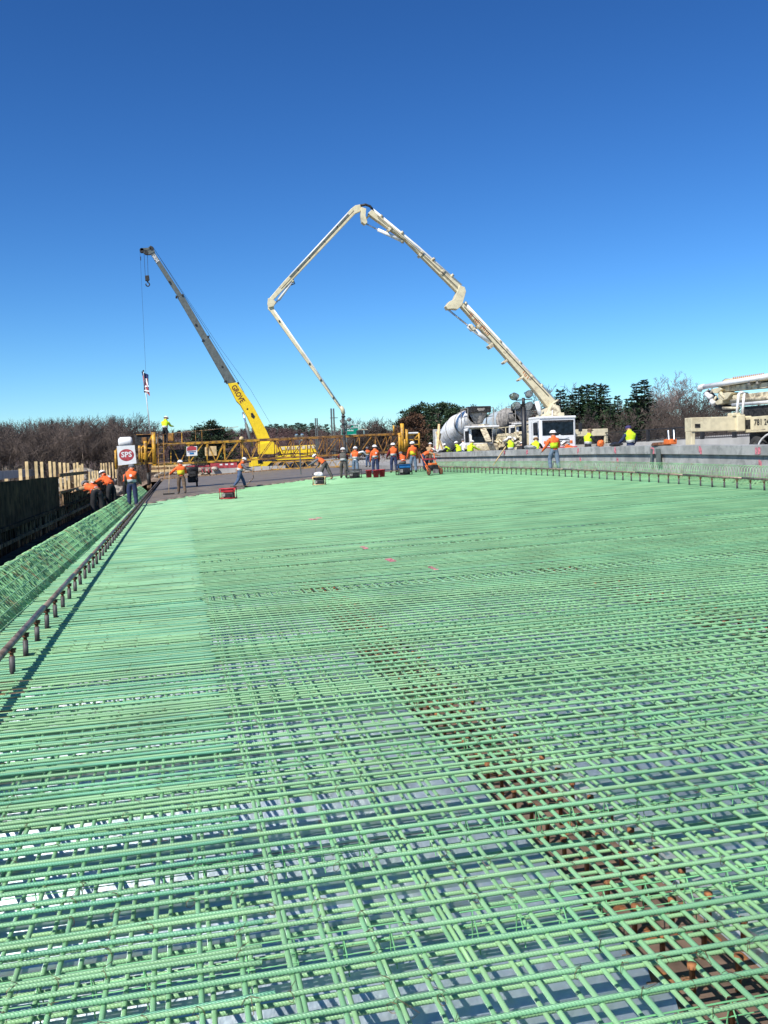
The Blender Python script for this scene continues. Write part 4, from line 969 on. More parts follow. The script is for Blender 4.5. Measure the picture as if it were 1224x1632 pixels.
# ------------------------------------------------------------------ second pump truck at the right edge, boom folded
t2 = thing('concrete_pump_truck', 'cream pump truck with folded boom cut by the right picture edge', 'pump truck', (24, 33, dz(24, 33)))
def vbox(nm, px0, y0, px1, y1, v, thick, m, bev=.03):
    p = PV(px0, y1, v); q = PV(px1, y0, v); r = Rel(t2); r.box((v, min(p.y, q.y), min(p.z, q.z)), (v+thick, max(p.y, q.y), max(p.z, q.z))); return r.build(nm, M[m] if isinstance(m, str) else m, bevel=bev)
V2 = 22.7; e1 = PV(1187, 690, V2)
zb = lambda y, h: dz(V2, y)+h
yr = e1.y; 
def b2(nm, x0, x1, y0, y1, z0, z1, m, bev=.03): r = Rel(t2); r.box((x0, y0, z0), (x1, y1, z1)); return r.build(nm, M[m] if isinstance(m, str) else m, bevel=bev)
ztop = PV(1200, 664, V2).z; zbot = PV(1200, 689, V2).z
b2('side_panel', V2, V2+2.3, 26, yr, zbot, ztop, 'cream', .02)
b2('locker_recess', V2-.012, V2+.1, PV(1196, 680, V2).y, PV(1188.5, 680, V2).y, PV(1190, 684, V2).z, PV(1190, 669, V2).z, 'dark', 0)
b2('panel_plate', V2-.010, V2, PV(1220, 680, V2).y, PV(1197, 680, V2).y, PV(1210, 685, V2).z, PV(1210, 684, V2).z, 'creamd', 0)
P2 = Plane((V2, 60), (V2, 0))
sg2 = 1 if P2.n.x < 0 else -1
def let2(body, x0, x1, y, hgt, m):
    A_, B_ = P2.pw(x0, y), P2.pw(x1, y); ex = (B_-A_); ln = abs(ex.y); ex = Vector((0, -1, 0)); me = text_mesh(body, hgt*1.4, .003, .006); xs = [v.co.x for v in me.vertices]; me.transform(Matrix.Scale(ln/(max(xs)-min(xs)), 4, (1, 0, 0)))
    place_me('lettering', me, m, t2, frame_mat(Vector((V2-.012, (A_.y+B_.y)/2, (A_.z+B_.z)/2)), ex, (0, 0, 1)))
let2('781', 1203, 1214.5, 673.3, .24, M['letterb']); let2('248', 1218.5, 1230, 672.5, .24, M['letterb'])
ob = PU(1101, 665.5, yr); oe = PU(1178, 667, yr); zt2 = ob.z
b2('outrigger_beam', ob.x, V2+.3, yr-.05, yr+.5, zt2-.58, zt2, 'cream', .03); b2('outrigger_leg', ob.x, ob.x+.18, yr, yr+.45, dz(20, yr)+.05, zt2-.57, 'cream', .02)
b2('outrigger_hole', PU(1106.5, 678, yr).x, PU(1115, 678, yr).x, yr-.056, yr-.05, PU(1110, 682, yr).z, PU(1110, 675.5, yr).z, 'dark', 0)
b2('beam_collar', PU(1174, 680, yr-.1).x, PU(1187, 680, yr-.1).x, yr-.16, yr+.6, zt2-.62, zt2+.06, 'cream', .04)
b2('collar_plate', PU(1167, 680, yr-.05).x, PU(1180, 680, yr-.05).x, yr-.1, yr+.3, zt2+.0, zt2+.14, 'cream', .03)
for px in (1174, 1183): r = Rel(t2); p = PU(px, 660, yr-.05); q = PU(px+3.2, 626 if px > 1180 else 628, yr-.05); r.tube([p, q], .05, 8); r.build('guard_post', M['white'], smooth=True)
r = Rel(t2); r.tube([PU(1177, 628, yr-.05), PU(1181.5, 625, yr-.05), PU(1186, 626, yr-.05)], .05, 8); r.build('guard_post', M['white'], smooth=True)
b2('underframe', V2+.4, V2+1.9, 26, yr+.3, dz(23, 33)+.5, zbot-.02, 'dark')
for y in (yr-.6, yr-2.1, yr-3.6): wheel(t2, Vector((V2+.25, y, dz(23, 33)+.5)))
for y in (yr-2.1,):
    r = Rel(t2); r.tube([Vector((V2+.05, y+1.3*math.cos(q), dz(23, 33)+.42+.72*math.sin(q))) for q in np.linspace(0, PI, 14)], .04, 6); r.build('mudguard', M['white'], smooth=True)
r = Rel(t2); r.lathe([(.02, .55), (.10, .5), (.28, .0)], 4, Matrix.Translation((V2-.25, yr+.3, dz(22, 34)+.1))); r.build('jack_foot', M['cream'])
# folded boom: a stack of beams and pipes; elbow end sticks out to the left
VB = 23.8; BP = Plane((VB, 60), (VB, 0))
def bpr(nm, pts, m='cream', n0=-.3, n1=.3, bev=.02):
    r = Rel(t2); r.prism(BP, [BP.p(*q) for q in pts], n0, n1); return r.build(nm, M[m], bevel=bev)
def bt(nm, pts, rr, m='white', n=-.35*sg2*-1):
    r = Rel(t2); r.tube([BP.pw(x, y, sg2*.36) for x, y in pts], rr, 8); return r.build(nm, M[m], smooth=True)
bpr('boom_section_one', ((1165, 604), (1300, 586), (1300, 597), (1150, 616)), 'cream'); bt('delivery_pipe', ((1128, 617), (1180, 609), (1300, 589)), .11)
bpr('boom_section_two', ((1150, 616), (1300, 603), (1300, 612), (1160, 624)), 'creamd', -.22, .3); bpr('boom_section_three', ((1175, 630), (1300, 616), (1300, 627), (1180, 640)), 'creamd')
bt('delivery_pipe', ((1178, 639), (1300, 628)), .09, 'creamd'); bt('delivery_pipe', ((1180, 645), (1300, 635)), .08, 'white'); bt('delivery_pipe', ((1164, 650), (1190, 650)), .06, 'creamd')
bpr('boom_rest', ((1192, 648), (1300, 640), (1300, 668), (1192, 664)), 'dark', -.3, .5)
bpr('elbow_plate', ((1146, 620), (1160, 617), (1163, 620), (1156, 627), (1149, 626)), 'cream', -.4, .4); bpr('elbow_plate', ((1157, 628), (1172, 625), (1180, 626), (1172, 636), (1165, 638), (1158, 634)), 'cream', -.42, .42)
bpr('elbow_plate', ((1152, 641), (1160, 635), (1165, 638), (1164, 643), (1156, 645)), 'cream', -.42, .42)
bt('elbow_pipe', ((1126, 622), (1128, 617), (1134, 616)), .13); bt('elbow_pipe', ((1137, 628), (1145, 633)), .13); bt('elbow_pipe', ((1146, 639), (1150, 643)), .13)
bt('elbow_rod', ((1133, 627), (1141, 621)), .04, 'dust'); bt('elbow_rod', ((1143, 628), (1147, 621)), .04, 'dust'); bt('elbow_rod', ((1160, 626), (1168, 634)), .09, 'cream'); bt('elbow_rod', ((1148, 640), (1153, 632)), .05, 'creamd')
r = Rel(t2); r.tube([BP.pw(x, y) for x, y in ((1131, 624), (1135, 636), (1145, 646), (1158, 651), (1175, 650))], [.12, .2, .2, .18, .12], 8); r.build('bent_hose', M['black'], smooth=True)
r = Rel(t2); r.tube([BP.pw(x, y) for x, y in ((1154, 610), (1158, 607), (1164, 607))], .12, 6); r.build('hose_bundle', M['rust'], smooth=True)
for (x, y) in ((1205, 610), (1218, 608), (1190, 635)): bpr('bracket', ((x, y-3), (x+3, y-3), (x+3, y+4), (x, y+4)), 'dust', -.4, .36)
rs = random.Random(8)
r = Rel(t2)
for k in range(16):
    x = 1178+k*3.2; y = 603.3-(x-1178)*.132; hgt = 3.0
    r.prism(BP, [BP.p(*q) for q in ((x, y-hgt*rs.uniform(.7, 1)), (x+.9, y-hgt), (x+2.0, y+.2), (x+1.1, y+.4))], sg2*.302, sg2*.308)
    r.prism(BP, [BP.p(*q) for q in ((x+1.6, y-hgt*.9), (x+2.3, y-hgt*.9), (x+1.2, y+.3), (x+.5, y+.3))], sg2*.309, sg2*.313)
r.build('faded_lettering', M['lettero'])

# ------------------------------------------------------------------ flood light masts
def flood(tt, c, aim, R=.36, nm='lamp_head'):
    aim = Vector(aim).normalized(); mw = Matrix.Translation(c)@aim.to_track_quat('Z', 'Y').to_matrix().to_4x4()
    r = MB().lathe([(.09, -R*1.0), (R*.45, -R*.75), (R*.85, -R*.3), (R, 0), (R*1.04, .02)], 20); sh = place_me(nm, r.mesh(nm, True), M['craneg'], tt, mw)
    link('lens', MB().lathe([(R*.98, .005), (R*.6, .05), (0, .07)], 20).mesh('lens', True), M['lens'], sh)
    link('bracket', MB().tube([(R*1.08*math.cos(q), 0, -R*.1-R*1.0*math.sin(q)) for q in np.linspace(0, PI, 9)], .02, 5).mesh('bracket', True), M['dark'], sh)
lt = thing('light_mast', 'dark pole with four round flood lamps behind the right parapet', 'light mast', (19.0, 50, dz(19, 50)))
px0 = PV(836, 712, 19.0); LU = px0.y
lt.location = (19.0, LU, dz(19, LU)); tpz = PV(834, 634, 19.0).z
r = Rel(lt); r.tube([(19, LU, dz(19, LU)), (19, LU, tpz-.5)], .14, 10); r.tube([(19, LU, tpz-.5), (19, LU, tpz)], .09, 10); r.build('pole', M['black'], smooth=True)
r = Rel(lt); r.bar(PU(822, 638, LU), PU(848, 636, LU), .06); r.bar(PU(822, 650, LU), PU(846, 648, LU), .05); r.build('cross_arm', M['craneg'])
for (x, y, aim, rr) in ((819.5, 632, (-.3, -.9, -.9), .24), (843, 628, (.2, -1, -.5), .23), (822.5, 646.5, (-.2, -1, -.55), .24), (843, 647, (.25, -1, -.5), .25)):
    p = PU(x, y, LU-.1); flood(lt, p, aim, rr*1.05)
lt2 = thing('light_mast', 'mast with small round lamps behind the truss and the hanging hose', 'light mast', (PU(562, 720, 72).x, 72, 0))
r = Rel(lt2); p = PU(552, 690, 72); q = PU(553, 740, 72); r.tube([(p.x, 72, .2), (p.x, 72, PU(556, 670, 72).z)], .06, 8); r.bar(PU(545, 671, 72), PU(556, 670, 72), .05); r.bar(PU(545, 679, 72), PU(556, 678, 72), .05); r.build('pole', M['craneg'])
for (x, y) in ((556.5, 668.5), (556.5, 679), (545.5, 671), (545.8, 679.5)): flood(lt2, PU(x, y, 71.8), (0, -1, -.5), .17)
lt3 = thing('light_mast', 'low mast with round lamps showing just above the truss middle', 'light mast', (PU(477, 700, 74).x, 74, 0))
r = Rel(lt3); p = PU(477, 694, 74); r.tube([(p.x, 74, .2), (p.x, 74, p.z)], .05, 8); r.bar(PU(472, 697, 74), PU(482, 697, 74), .05); r.build('pole', M['craneg'])
for (x, y) in ((472.5, 694), (481.5, 693.5), (481.5, 701)): flood(lt3, PU(x, y, 73.8), (0, -1, -.4), .15)

# ------------------------------------------------------------------ road sign, utility poles, debris
GU = 118.
gs = thing('road_sign', 'green overhead road sign with white border behind the truss', 'sign', (PU(557, 690, GU).x, GU, 0))
GP = Plane((0, GU), (1, GU))
def gpr(nm, pts, m, n0, n1, parent=None): r = Rel(gs); r.prism(GP, [GP.p(*q) for q in pts], n0, n1); return r.build(nm, M[m])
gpr('sign_panel', ((543.5, 683.7), (571.3, 681.5), (571.3, 692), (543.5, 694.5)), 'signg', 0, .08); gpr('top_panel', ((556, 677.4), (571.3, 676.5), (571.3, 681.2), (556, 682)), 'signg', 0, .08)
for q in (((543.5, 683.7), (556, 682.6)), ((556, 682.5), (571.3, 681.3)), ((571, 676.5), (571, 692)), ((543.8, 684), (543.8, 694.5)), ((543.5, 694.2), (571.3, 691.8)), ((556, 677.3), (571.3, 676.5))):
    r = Rel(gs); p, q_ = GP.pw(*q[0]), GP.pw(*q[1]); r.bar(p+Vector((0, -.03, 0)), q_+Vector((0, -.03, 0)), .03, .05); r.build('border', M['white'])
r = Rel(gs)
for k, (x, h_) in enumerate(((554.2, 2.2), (555.6, 1.6), (557, 2.2), (558.6, 1.4), (559.9, 2.2), (561.4, 1.5), (562.5, 2.0))):
    r.prism(GP, [GP.p(x-.35, 687-h_), GP.p(x+.4, 687-h_), GP.p(x+.6, 687), GP.p(x-.3, 687)], -.03, 0)
for x in (563.7, 565.2, 567.2, 568.6): r.prism(GP, [GP.p(x-.4, 678.4), GP.p(x+.4, 678.4), GP.p(x+.5, 680.6), GP.p(x-.2, 680.6)], -.03, 0)
r.build('white_lettering', M['white'])
for px in (549, 566): r = Rel(gs); p = GP.pw(px, 694); r.bar((p.x, GU+.1, -1), (p.x, GU+.1, p.z+.6), .15); r.build('sign_post', M['craneg'])
tk = thing('distant_truck', 'dark boxy vehicle just right of the green sign beyond the truss', 'truck', (PU(580, 690, 112).x, 112, 0))
for (x0, y0, x1, y1, nm, m) in ((572, 685, 587, 692, 'body', 'dark'), (574, 684, 586, 685.5, 'roof_rail', 'creamd'), (579.5, 686, 580.5, 692, 'frame', 'lens'), (572, 692, 592, 694, 'bed', 'dust')):
    r = Rel(tk); p = PU(x0, y1, 112); q = PU(x1, y0, 112); r.box((p.x, 112-(.02 if nm != 'body' else 0), p.z), (q.x, 113.6, q.z)); r.build(nm, M[m])
r = Rel(tk); [r.cyl((PU(x, 696, 112).x, 111.9, 1.0), (PU(x, 696, 112).x, 113.6, 1.0), .5, 12) for x in (575, 586)]; r.build('wheels', M['rubber'])
for i, (px, yt, U_, lab) in enumerate(((502.5, 666.5, 300, 'far wooden utility pole, leftmost of the four'), (505.3, 666.5, 302, 'far wooden utility pole, second from the left with a cross arm'), (527.6, 651, 240, 'tall far utility pole, left one of the close pair'), (531.5, 651, 242, 'tall far utility pole with cross arm, right one of the pair'))):
    t = thing('utility_pole', lab, 'utility pole', (PU(px, 700, U_).x, U_, -4), group='utility poles on the far hillside'); p = PU(px, yt, U_)
    r = Rel(t); r.tube([(p.x, U_, -4), (p.x, U_, p.z)], .22, 6); r.build('pole', M['craneg'])
    if i % 2: r = Rel(t); r.bar((p.x-1, U_, p.z-2.4), (p.x+1, U_, p.z-2.4), .18); r.build('cross_arm', M['craneg'])

# rubble, blocks, boards beyond the paving machine
rs = random.Random(31)
def rock_mesh(k):
    bm = bmesh.new(); bmesh.ops.create_icosphere(bm, subdivisions=2, radius=1)
    for v in bm.verts: v.co *= 1+.35*NZ.noise(v.co*1.4+Vector((k*9., 0, 0))); v.co.z *= .62
    me = bpy.data.meshes.new('rock'); bm.to_mesh(me); bm.free(); me.materials.append(M['rock']); return me
rocks = [rock_mesh(k) for k in range(5)]
rp_ = thing('rubble_pile', 'heap of pale rubble and soil under the left end of the yellow truss', 'rubble pile', (-1, 107, 0))
for k in range(90):
    x = rs.uniform(-2.5, 9); y = rs.uniform(106, 112); s_ = rs.uniform(.15, .65)
    link('rock', rs.choice(rocks), None, rp_, loc=(x+1, y-107, rs.uniform(.1, .9)+.5*max(0, 1-abs(x)/3)), rot=(0, 0, rs.uniform(0, 6)), scale=(s_, s_, s_))
rp3 = thing('rubble_pile', 'earth and stone heap seen past the left formwork timbers', 'rubble pile', (-6.5, 66, 0))
for k in range(60):
    x = rs.gauss(0, 1.2); y = rs.uniform(-2, 6); s_ = rs.uniform(.2, .8)
    link('rock', rs.choice(rocks), None, rp3, loc=(x, y, 1.0-.5*abs(x)+rs.uniform(-.3, .3)), rot=(0, 0, rs.uniform(0, 6)), scale=(s_, s_, s_))
def px_thing(nm, lab, cat, px, py, U_, fn, group=None):
    p = PU(px, py, U_); t = thing(nm, lab, cat, p, group=group); fn(t, p); return t
def beams(t, p):
    for k in range(4): r = Rel(t); r.box((p.x-.7+k*.02, p.y, p.z+.16*k), (p.x+1.2, p.y+.4, p.z+.15+.16*k)); r.build('timber', M['oldwood'] if k % 2 else M['lumber'])
px_thing('timber_stack', 'small stack of short timbers under the machine ladder', 'timber stack', 258, 752, 66, beams)
def redform(t, p):
    r = Rel(t); r.box((p.x, p.y, p.z-.75), (p.x+2.6, p.y+.3, p.z-.1)); r.build('grey_panel', M['conc2']); r = Rel(t); r.box((p.x-.1, p.y-.02, p.z-.12), (p.x+2.8, p.y+.35, p.z+.45)); r.build('red_panel', M['redd'])
    for k in range(3): r = Rel(t); r.box((p.x+.9+.6*k, p.y-.03, p.z+.2), (p.x+1.2+.6*k, p.y-.02, p.z+.36)); r.build('label_mark', M['white'])
px_thing('red_form_box', 'long red and grey steel form box beyond the fresh concrete', 'form box', 337, 745, 106.4, redform)
def blockrow(t, p):
    for k in range(9): r = Rel(t); r.box((p.x+.95*k, p.y, p.z-.5), (p.x+.95*k+.9, p.y+.6, p.z+.35+.1*(k % 2))); r.build('block', M['conc2'])
px_thing('concrete_block_row', 'row of pale concrete blocks past the yellow crane', 'concrete blocks', 510, 742, 109, blockrow)
def blocks2(t, p):
    for k in range(5): r = Rel(t); r.box((p.x+.9*k, p.y, p.z-.5), (p.x+.9*k+.8, p.y+.6, p.z+.2)); r.build('block', M['conc2'])
px_thing('concrete_block_row', 'short row of concrete blocks between red form box and rubble', 'concrete blocks', 392, 747, 107, blocks2)
def worktruss(t, p):
    n = 9; L_ = 9.
    for z in (0, .75): r = Rel(t); r.bar((p.x, p.y, p.z+z), (p.x+L_, p.y, p.z+z), .09); r.build('chord', M['yellow'])
    for k in range(n): r = Rel(t); x = p.x+L_*k/n; r.bar((x, p.y, p.z), (x+L_/n/2, p.y, p.z+.75), .06); r.bar((x+L_/n/2, p.y, p.z+.75), (x+L_/n, p.y, p.z), .06); r.build('diagonal_brace', M['yellow'])
px_thing('work_bridge', 'low yellow lattice work bridge behind the raking worker', 'work bridge', 432, 748, 100, worktruss)
for (px, lab) in ((694, 'left one of the two leaning timbers beside the white mixer'), (702, 'right one of the two leaning timbers beside the white mixer')):
    p = PU(px+3, 716, 64); q = PU(px+6, 676, 64.3) if px == 694 else PU(px-6, 688, 64.3); r = MB(); r.bar(p, q, .16, .09); tag(r.build('leaning_timber', M['lumber']), lab, 'timber')
p = PU(686, 668+12, 64); r = MB(); r.bar(PU(697, 716, 64.2), PU(702, 691, 64.5), .13, .08); tag(r.build('leaning_timber', M['lumber']), 'short upright timber crossing the leaning pair by the mixer', 'timber')
p = PV(786, 742, 17.3); q = PV(806, 712, 17.72); r = MB(); r.bar(p, q, .05); tag(r.build('propped_pole', M['lumber']), 'thin light pole leaning on the right parapet', 'pole')
for k, (px, lab) in enumerate(((804.5, 'grey sack lying on the parapet between the lime vested workers'),)): pass
# things lying on the parapet
def sack(lab, px, w_, h_, m, d=.4, cat='sack', nm='sack'):
    p = PV(px, 712, 18.); z = dz(18, p.y)+.975; me = rock_mesh(px); me.materials.clear()
    o = link(nm, me, M[m], loc=(18., p.y, z+h_*.45), scale=(d/2, w_/2, h_/1.1)); tag(o, lab, cat)
sack('pale grey sack lying on the parapet left of the orange jacket worker', 845, 1.6, .22, 'conc'); sack('dark cloth lying on the right parapet near the navy sleeved worker', 982, 1.1, .16, 'black', cat='cloth', nm='dark_cloth')
sack('small orange bucket shape resting on the far side of the parapet', 957, .35, .3, 'orange', .3, 'bucket', 'orange_bucket')
def saw(label):
    p = PV(1065, 711, 18.); t = thing('power_trowel', label, 'power trowel', (18, p.y, dz(18, p.y)+.98))
    MB().lathe([(0, .12), (.25, .11), (.3, .03), (.3, 0)], 16, Matrix.Translation((0, .55, 0))@Matrix.Scale(1.8, 4, (0, 1, 0))).build('blade_guard', M['rust'], t, smooth=True)
    MB().cbox((0, -.15, .12), (.3, .5, .2)).build('motor', M['orange'], t, bevel=.04)
    for y in (-.05, -.45): MB().tube([(0, y, .2), (.05, y+.12, .55)], .025, 6).build('handle', M['chrome'], t)
saw('orange power tool with dark round guard lying on the right parapet')
hg = MB(); p = PV(1045, 720, 17.68)
for dx, w_ in ((-.15, .28), (.32, .2), (-.25, .12)):
    hg.poly([(17.74, p.y+dx, p.z+.1), (17.74, p.y+dx+w_, p.z+.12), (17.72, p.y+dx*1.2+w_*.8, p.z-.5), (17.72, p.y+dx*1.3, p.z-.45)])
tag(hg.build('hanging_cloth', M['craneg']), 'grey cloth hanging down the parapet face below the orange tool', 'cloth')

# ------------------------------------------------------------------ small machines and buckets on the mat
def generator(label, px, py, w_, h_, fm, bm_, extra=None):
    g_ = G(px, py); t = thing('generator', label, 'generator', g_, rz=random.uniform(-.3, .3))
    d_ = w_*.7
    for x in (-1, 1):
        MB().tube([(x*w_/2, -d_/2, .03), (x*w_/2, d_/2, .03), (x*w_/2, d_/2, h_), (x*w_/2, -d_/2, h_)], .03, 8, closed=True).build('tube_frame', fm, t, smooth=True)
    for z in (.03, h_):
        for y in (-1, 1): MB().cyl((-w_/2, y*d_/2, z), (w_/2, y*d_/2, z), .02, 8).build('cross_tube', fm, t, smooth=True)
    MB().cbox((.05*w_, 0, h_*.34), (w_*.7, d_*.76, h_*.56)).build('engine', M['dark'], t, bevel=.04)
    MB().cbox((0, 0, h_*.80), (w_*.9, d_*.86, h_*.36)).build('fuel_tank', bm_, t, bevel=.05)
    MB().cyl((w_*.1, -d_*.40, h_*.34), (w_*.1, -d_*.5, h_*.34), h_*.2, 14).build('recoil_cover', M['black'], t)
    MB().cbox((-w_*.25, -d_*.4, h_*.4), (w_*.22, .05, h_*.3)).build('socket_panel', M['dust'], t)
    return t
generator('red framed generator on the green mat at the walking worker\'s feet', 364, 795, .64, .44, M['red'], M['red'])
tg = generator('small tan framed generator with white cloth on top', 509, 773, .62, .42, M['lumber'], M['dark'])
me = rock_mesh(77); me.materials.clear(); o = link('white_cloth', me, M['white'], loc=tg.location+Vector((0, 0, .54)), scale=(.26, .2, .22)); tag(o, 'crumpled white cloth lying on the small tan generator', 'cloth')
generator('black generator with coiled hose on top below the arm raising worker', 564, 762, .8, .50, M['black'], M['dust'])
generator('blue covered generator standing between two standing workers', 644, 757, .8, .62, M['black'], M['blue'])
def buck(lab, px, py):
    g_ = G(px, py); t = thing('bucket', lab, 'bucket', g_, group='red buckets on the mat')
    MB().lathe([(0, .0), (.15, 0), (.185, .40), (.195, .40), (.195, .43), (.18, .43), (.14, .05), (0, .04)], 20).build('shell', M['red'], t, smooth=True)
    MB().tube([(.19*math.cos(q), -.02-.12*math.sin(q), .38-.05*math.sin(q)) for q in np.linspace(0, PI, 9)], .006, 5).build('handle', M['chrome'], t)
buck('red bucket, leftmost of the three in front of the orange jacket worker', 588, 761); buck('red bucket, middle one of the three', 599.5, 761); buck('red bucket, rightmost of the three at the navy trousers', 609, 760)
# orange floor saw / power screed on wheels
g_ = G(690, 757); t = thing('power_screed', 'orange wheeled power screed with raised handles at the right rail end', 'power screed', g_, rz=.3)
for x in (-.38, .38):
    MB().lathe([(.0, -.03), (.16, -.03), (.19, -.02), (.19, .02), (.16, .03), (0, .03)], 16, Matrix.Translation((x, -.2, .19))@Matrix.Rotation(PI/2, 4, 'Y')).build('wheel', M['rust'], t, smooth=True)
    MB().tube([(x*.8, -.1, .3), (x*.9, .3, .75), (x*1.1, .5, 1.15)], .025, 7).build('handle', M['orange'], t, smooth=True)
MB().cbox((-.0, 0, .38), (.5, .4, .3)).build('engine', M['dark'], t, bevel=.04); MB().cbox((0, 0, .58), (.4, .34, .12)).build('fuel_tank', M['orange'], t, bevel=.03)
MB().tube([(-.4, -.2, .2), (-.4, .1, .5), (.4, .1, .5), (.4, -.2, .2)], .03, 7).build('frame', M['orange'], t, smooth=True)
MB().cbox((0, .3, .85), (.9, .05, .08)).build('cross_bar', M['redd'], t); MB().cbox((.05, -.2, .2), (.3, .1, .22)).build('guard', M['dust'], t)
# wheelbarrow-like machine between worker and sign worker: walk behind vibrator box
g_ = G(308, 776); t = thing('concrete_vibrator', 'dark wheeled concrete machine right of the worker with the rake', 'machine', g_+Vector((0, 0, .05)))
MB().cbox((0, 0, .5), (.7, .7, .5)).build('body', M['dark'], t, bevel=.08); MB().lathe([(.3, -.06), (.36, -.05), (.36, .05), (.3, .06), (0, .06)], 16, Matrix.Translation((.25, -.3, .3))@Matrix.Rotation(PI/2, 4, 'Y')).build('wheel', M['rubber'], t)
MB().tube([(-.2, -.3, .7), (-.2, -.5, 1.05), (.25, -.5, 1.05), (.25, -.3, .7)], .03, 6).build('handle', M['dark'], t); MB().cbox((.1, 0, .85), (.5, .4, .3)).build('engine', M['black'], t, bevel=.05)

# ------------------------------------------------------------------ trees
def limb(V, Fc, a, b, ra, rb, n=3):
    d = (b-a); L = d.length
    if L < 1e-6: return
    d = d/L; x = d.orthogonal().normalized(); y = d.cross(x); i0 = len(V)
    for P, r in ((a, ra), (b, rb)):
        for k in range(n): q = 2*PI*k/n; V.append(tuple(P+(x*math.cos(q)+y*math.sin(q))*r))
    for k in range(n): Fc.append((i0+k, i0+(k+1) % n, i0+n+(k+1) % n, i0+n+k))
def bare_tree(seed, H=12., spread=.42, depth=5, trunkfrac=.32, up=.55, dens=3, tw=.02):
    rs = random.Random(seed); TV, TF, CV, CF = [], [], [], []
    def grow(p, d, L, r, lev):
        n = 3 if lev < 3 else 2
        q = p
        for i in range(n):
            d2 = (d+Vector((rs.gauss(0, .14), rs.gauss(0, .14), rs.gauss(0, .08)+.05*up))).normalized(); q2 = q+d2*L/n; r2 = r*(.88 if i < n-1 else .8)
            limb(*((TV, TF) if lev < 2 else (CV, CF)), q, q2, r, r2, 5 if lev < 2 else 3)
            if lev < depth and (i > 0 or lev > 1):
                for _ in range(rs.choice((1, 2, 2)) if lev < depth-1 else rs.choice((1, 2, 3))):
                    ax = Vector((rs.gauss(0, 1), rs.gauss(0, 1), rs.gauss(.25, .5)*up)).normalized(); nd = (d2*.75+ax*(spread+.35)).normalized()
                    grow(q2, nd, L*rs.uniform(.5, .72), max(r2*.58, tw), lev+1)
            q, d, r = q2, d2, r2
    grow(Vector((0, 0, 0)), Vector((rs.gauss(0, .04), rs.gauss(0, .04), 1)), H*trunkfrac*1.6, H*.014, 0)
    # scale the whole to its height
    mz = max(v[2] for v in CV+TV); k = H/mz
    out = []
    for V, Fc, nm in ((TV, TF, 'trunk'), (CV, CF, 'crown')):
        me = bpy.data.meshes.new(nm); me.from_pydata([(x*k, y*k, z*k) for x, y, z in V], [], Fc); out.append(me)
    return out
bare = [bare_tree(100+i, 12., spread=.30+.05*(i % 3), depth=5 if i else 5, tw=.022) for i in range(6)]
print('bare tree faces', [len(b[1].polygons) for b in bare])
for b_ in bare: b_[0].materials.append(M['bark']); b_[1].materials.append(M['twig'])
def put_tree(nm, meshes, x, y, z, s, rz, label, group, sxy=1.0, cat='tree'):
    t = thing(nm, label, cat, (x, y, z), rz, group=group); t.scale = (s*sxy, s*sxy, s)
    link('trunk', meshes[0], None, t); link('crown', meshes[1], None, t); return t
rs = random.Random(17)
Hz = lambda px: 747-.035*px
def htree(px, ytop, U_, zbase):
    p = PU(px, ytop, U_); return p.x, p.z-zbase
# wood on the left
skyl = [(-40, 665), (0, 665), (60, 664), (110, 661), (160, 656), (205, 655), (222, 672), (240, 680), (300, 682)]
def topat(px, tab):
    for (a, b), (c, d) in zip(tab, tab[1:]):
        if a <= px <= c: return b+(d-b)*(px-a)/(c-a)
    return tab[-1][1]
for row, (U_, n, lo, hi) in enumerate(((122, 26, 0, 1), (134, 30, 0, 1), (148, 34, 0, 1), (165, 36, 0, 1))):
    for i in range(n):
        px = -55+(285)*(i+rs.random())/n; 
        if px > 222 and row < 2: continue
        U2 = U_+rs.uniform(-5, 5); zb = rise(-20, U2)-.6
        x, h = htree(px, topat(px, skyl)+rs.uniform(0, 6)+(6 if row < 2 else 0), U2, zb)
        b_ = rs.choice(bare); put_tree('bare_tree', b_, x, U2, zb, h/12., rs.uniform(0, 6.28), 'leafless brown tree in the wood on the left behind the formwork', 'leafless trees of the left wood', .75)
brush = MB(); 
def brush_patch(name, label, x0, x1, y0, y1, n, zf, hgt, m, wdt=.03):
    r = MB()
    for k in range(n):
        x = rs.uniform(x0, x1); y = rs.uniform(y0, y1); z = zf(x, y); h = hgt*rs.uniform(.4, 1); c = Vector((x, y, z))
        for j in range(5):
            e = c+Vector((rs.gauss(0, .35)*h, rs.gauss(0, .3)*h, h*rs.uniform(.5, 1))); w2 = Vector((wdt, 0, 0)); r.v += [tuple(c-w2), tuple(c+w2), tuple(e)]; b = len(r.v)-3; r.f.append((b, b+1, b+2))
            for q in range(3):
                m_ = c.lerp(e, rs.uniform(.3, .9)); e2 = m_+Vector((rs.gauss(0, .3), rs.gauss(0, .3), rs.uniform(.1, .5)))*h*.35; r.v += [tuple(m_-w2*.6), tuple(m_+w2*.6), tuple(e2)]; b = len(r.v)-3; r.f.append((b, b+1, b+2))
    tag(r.build(name, m), label, 'undergrowth', kind='stuff')
brush_patch('undergrowth', 'tangled brown undergrowth at the foot of the left wood', -48, 4, 112, 165, 5200, lambda x, y: rise(x, y)-.6, 5.5, M['twig'], .035)
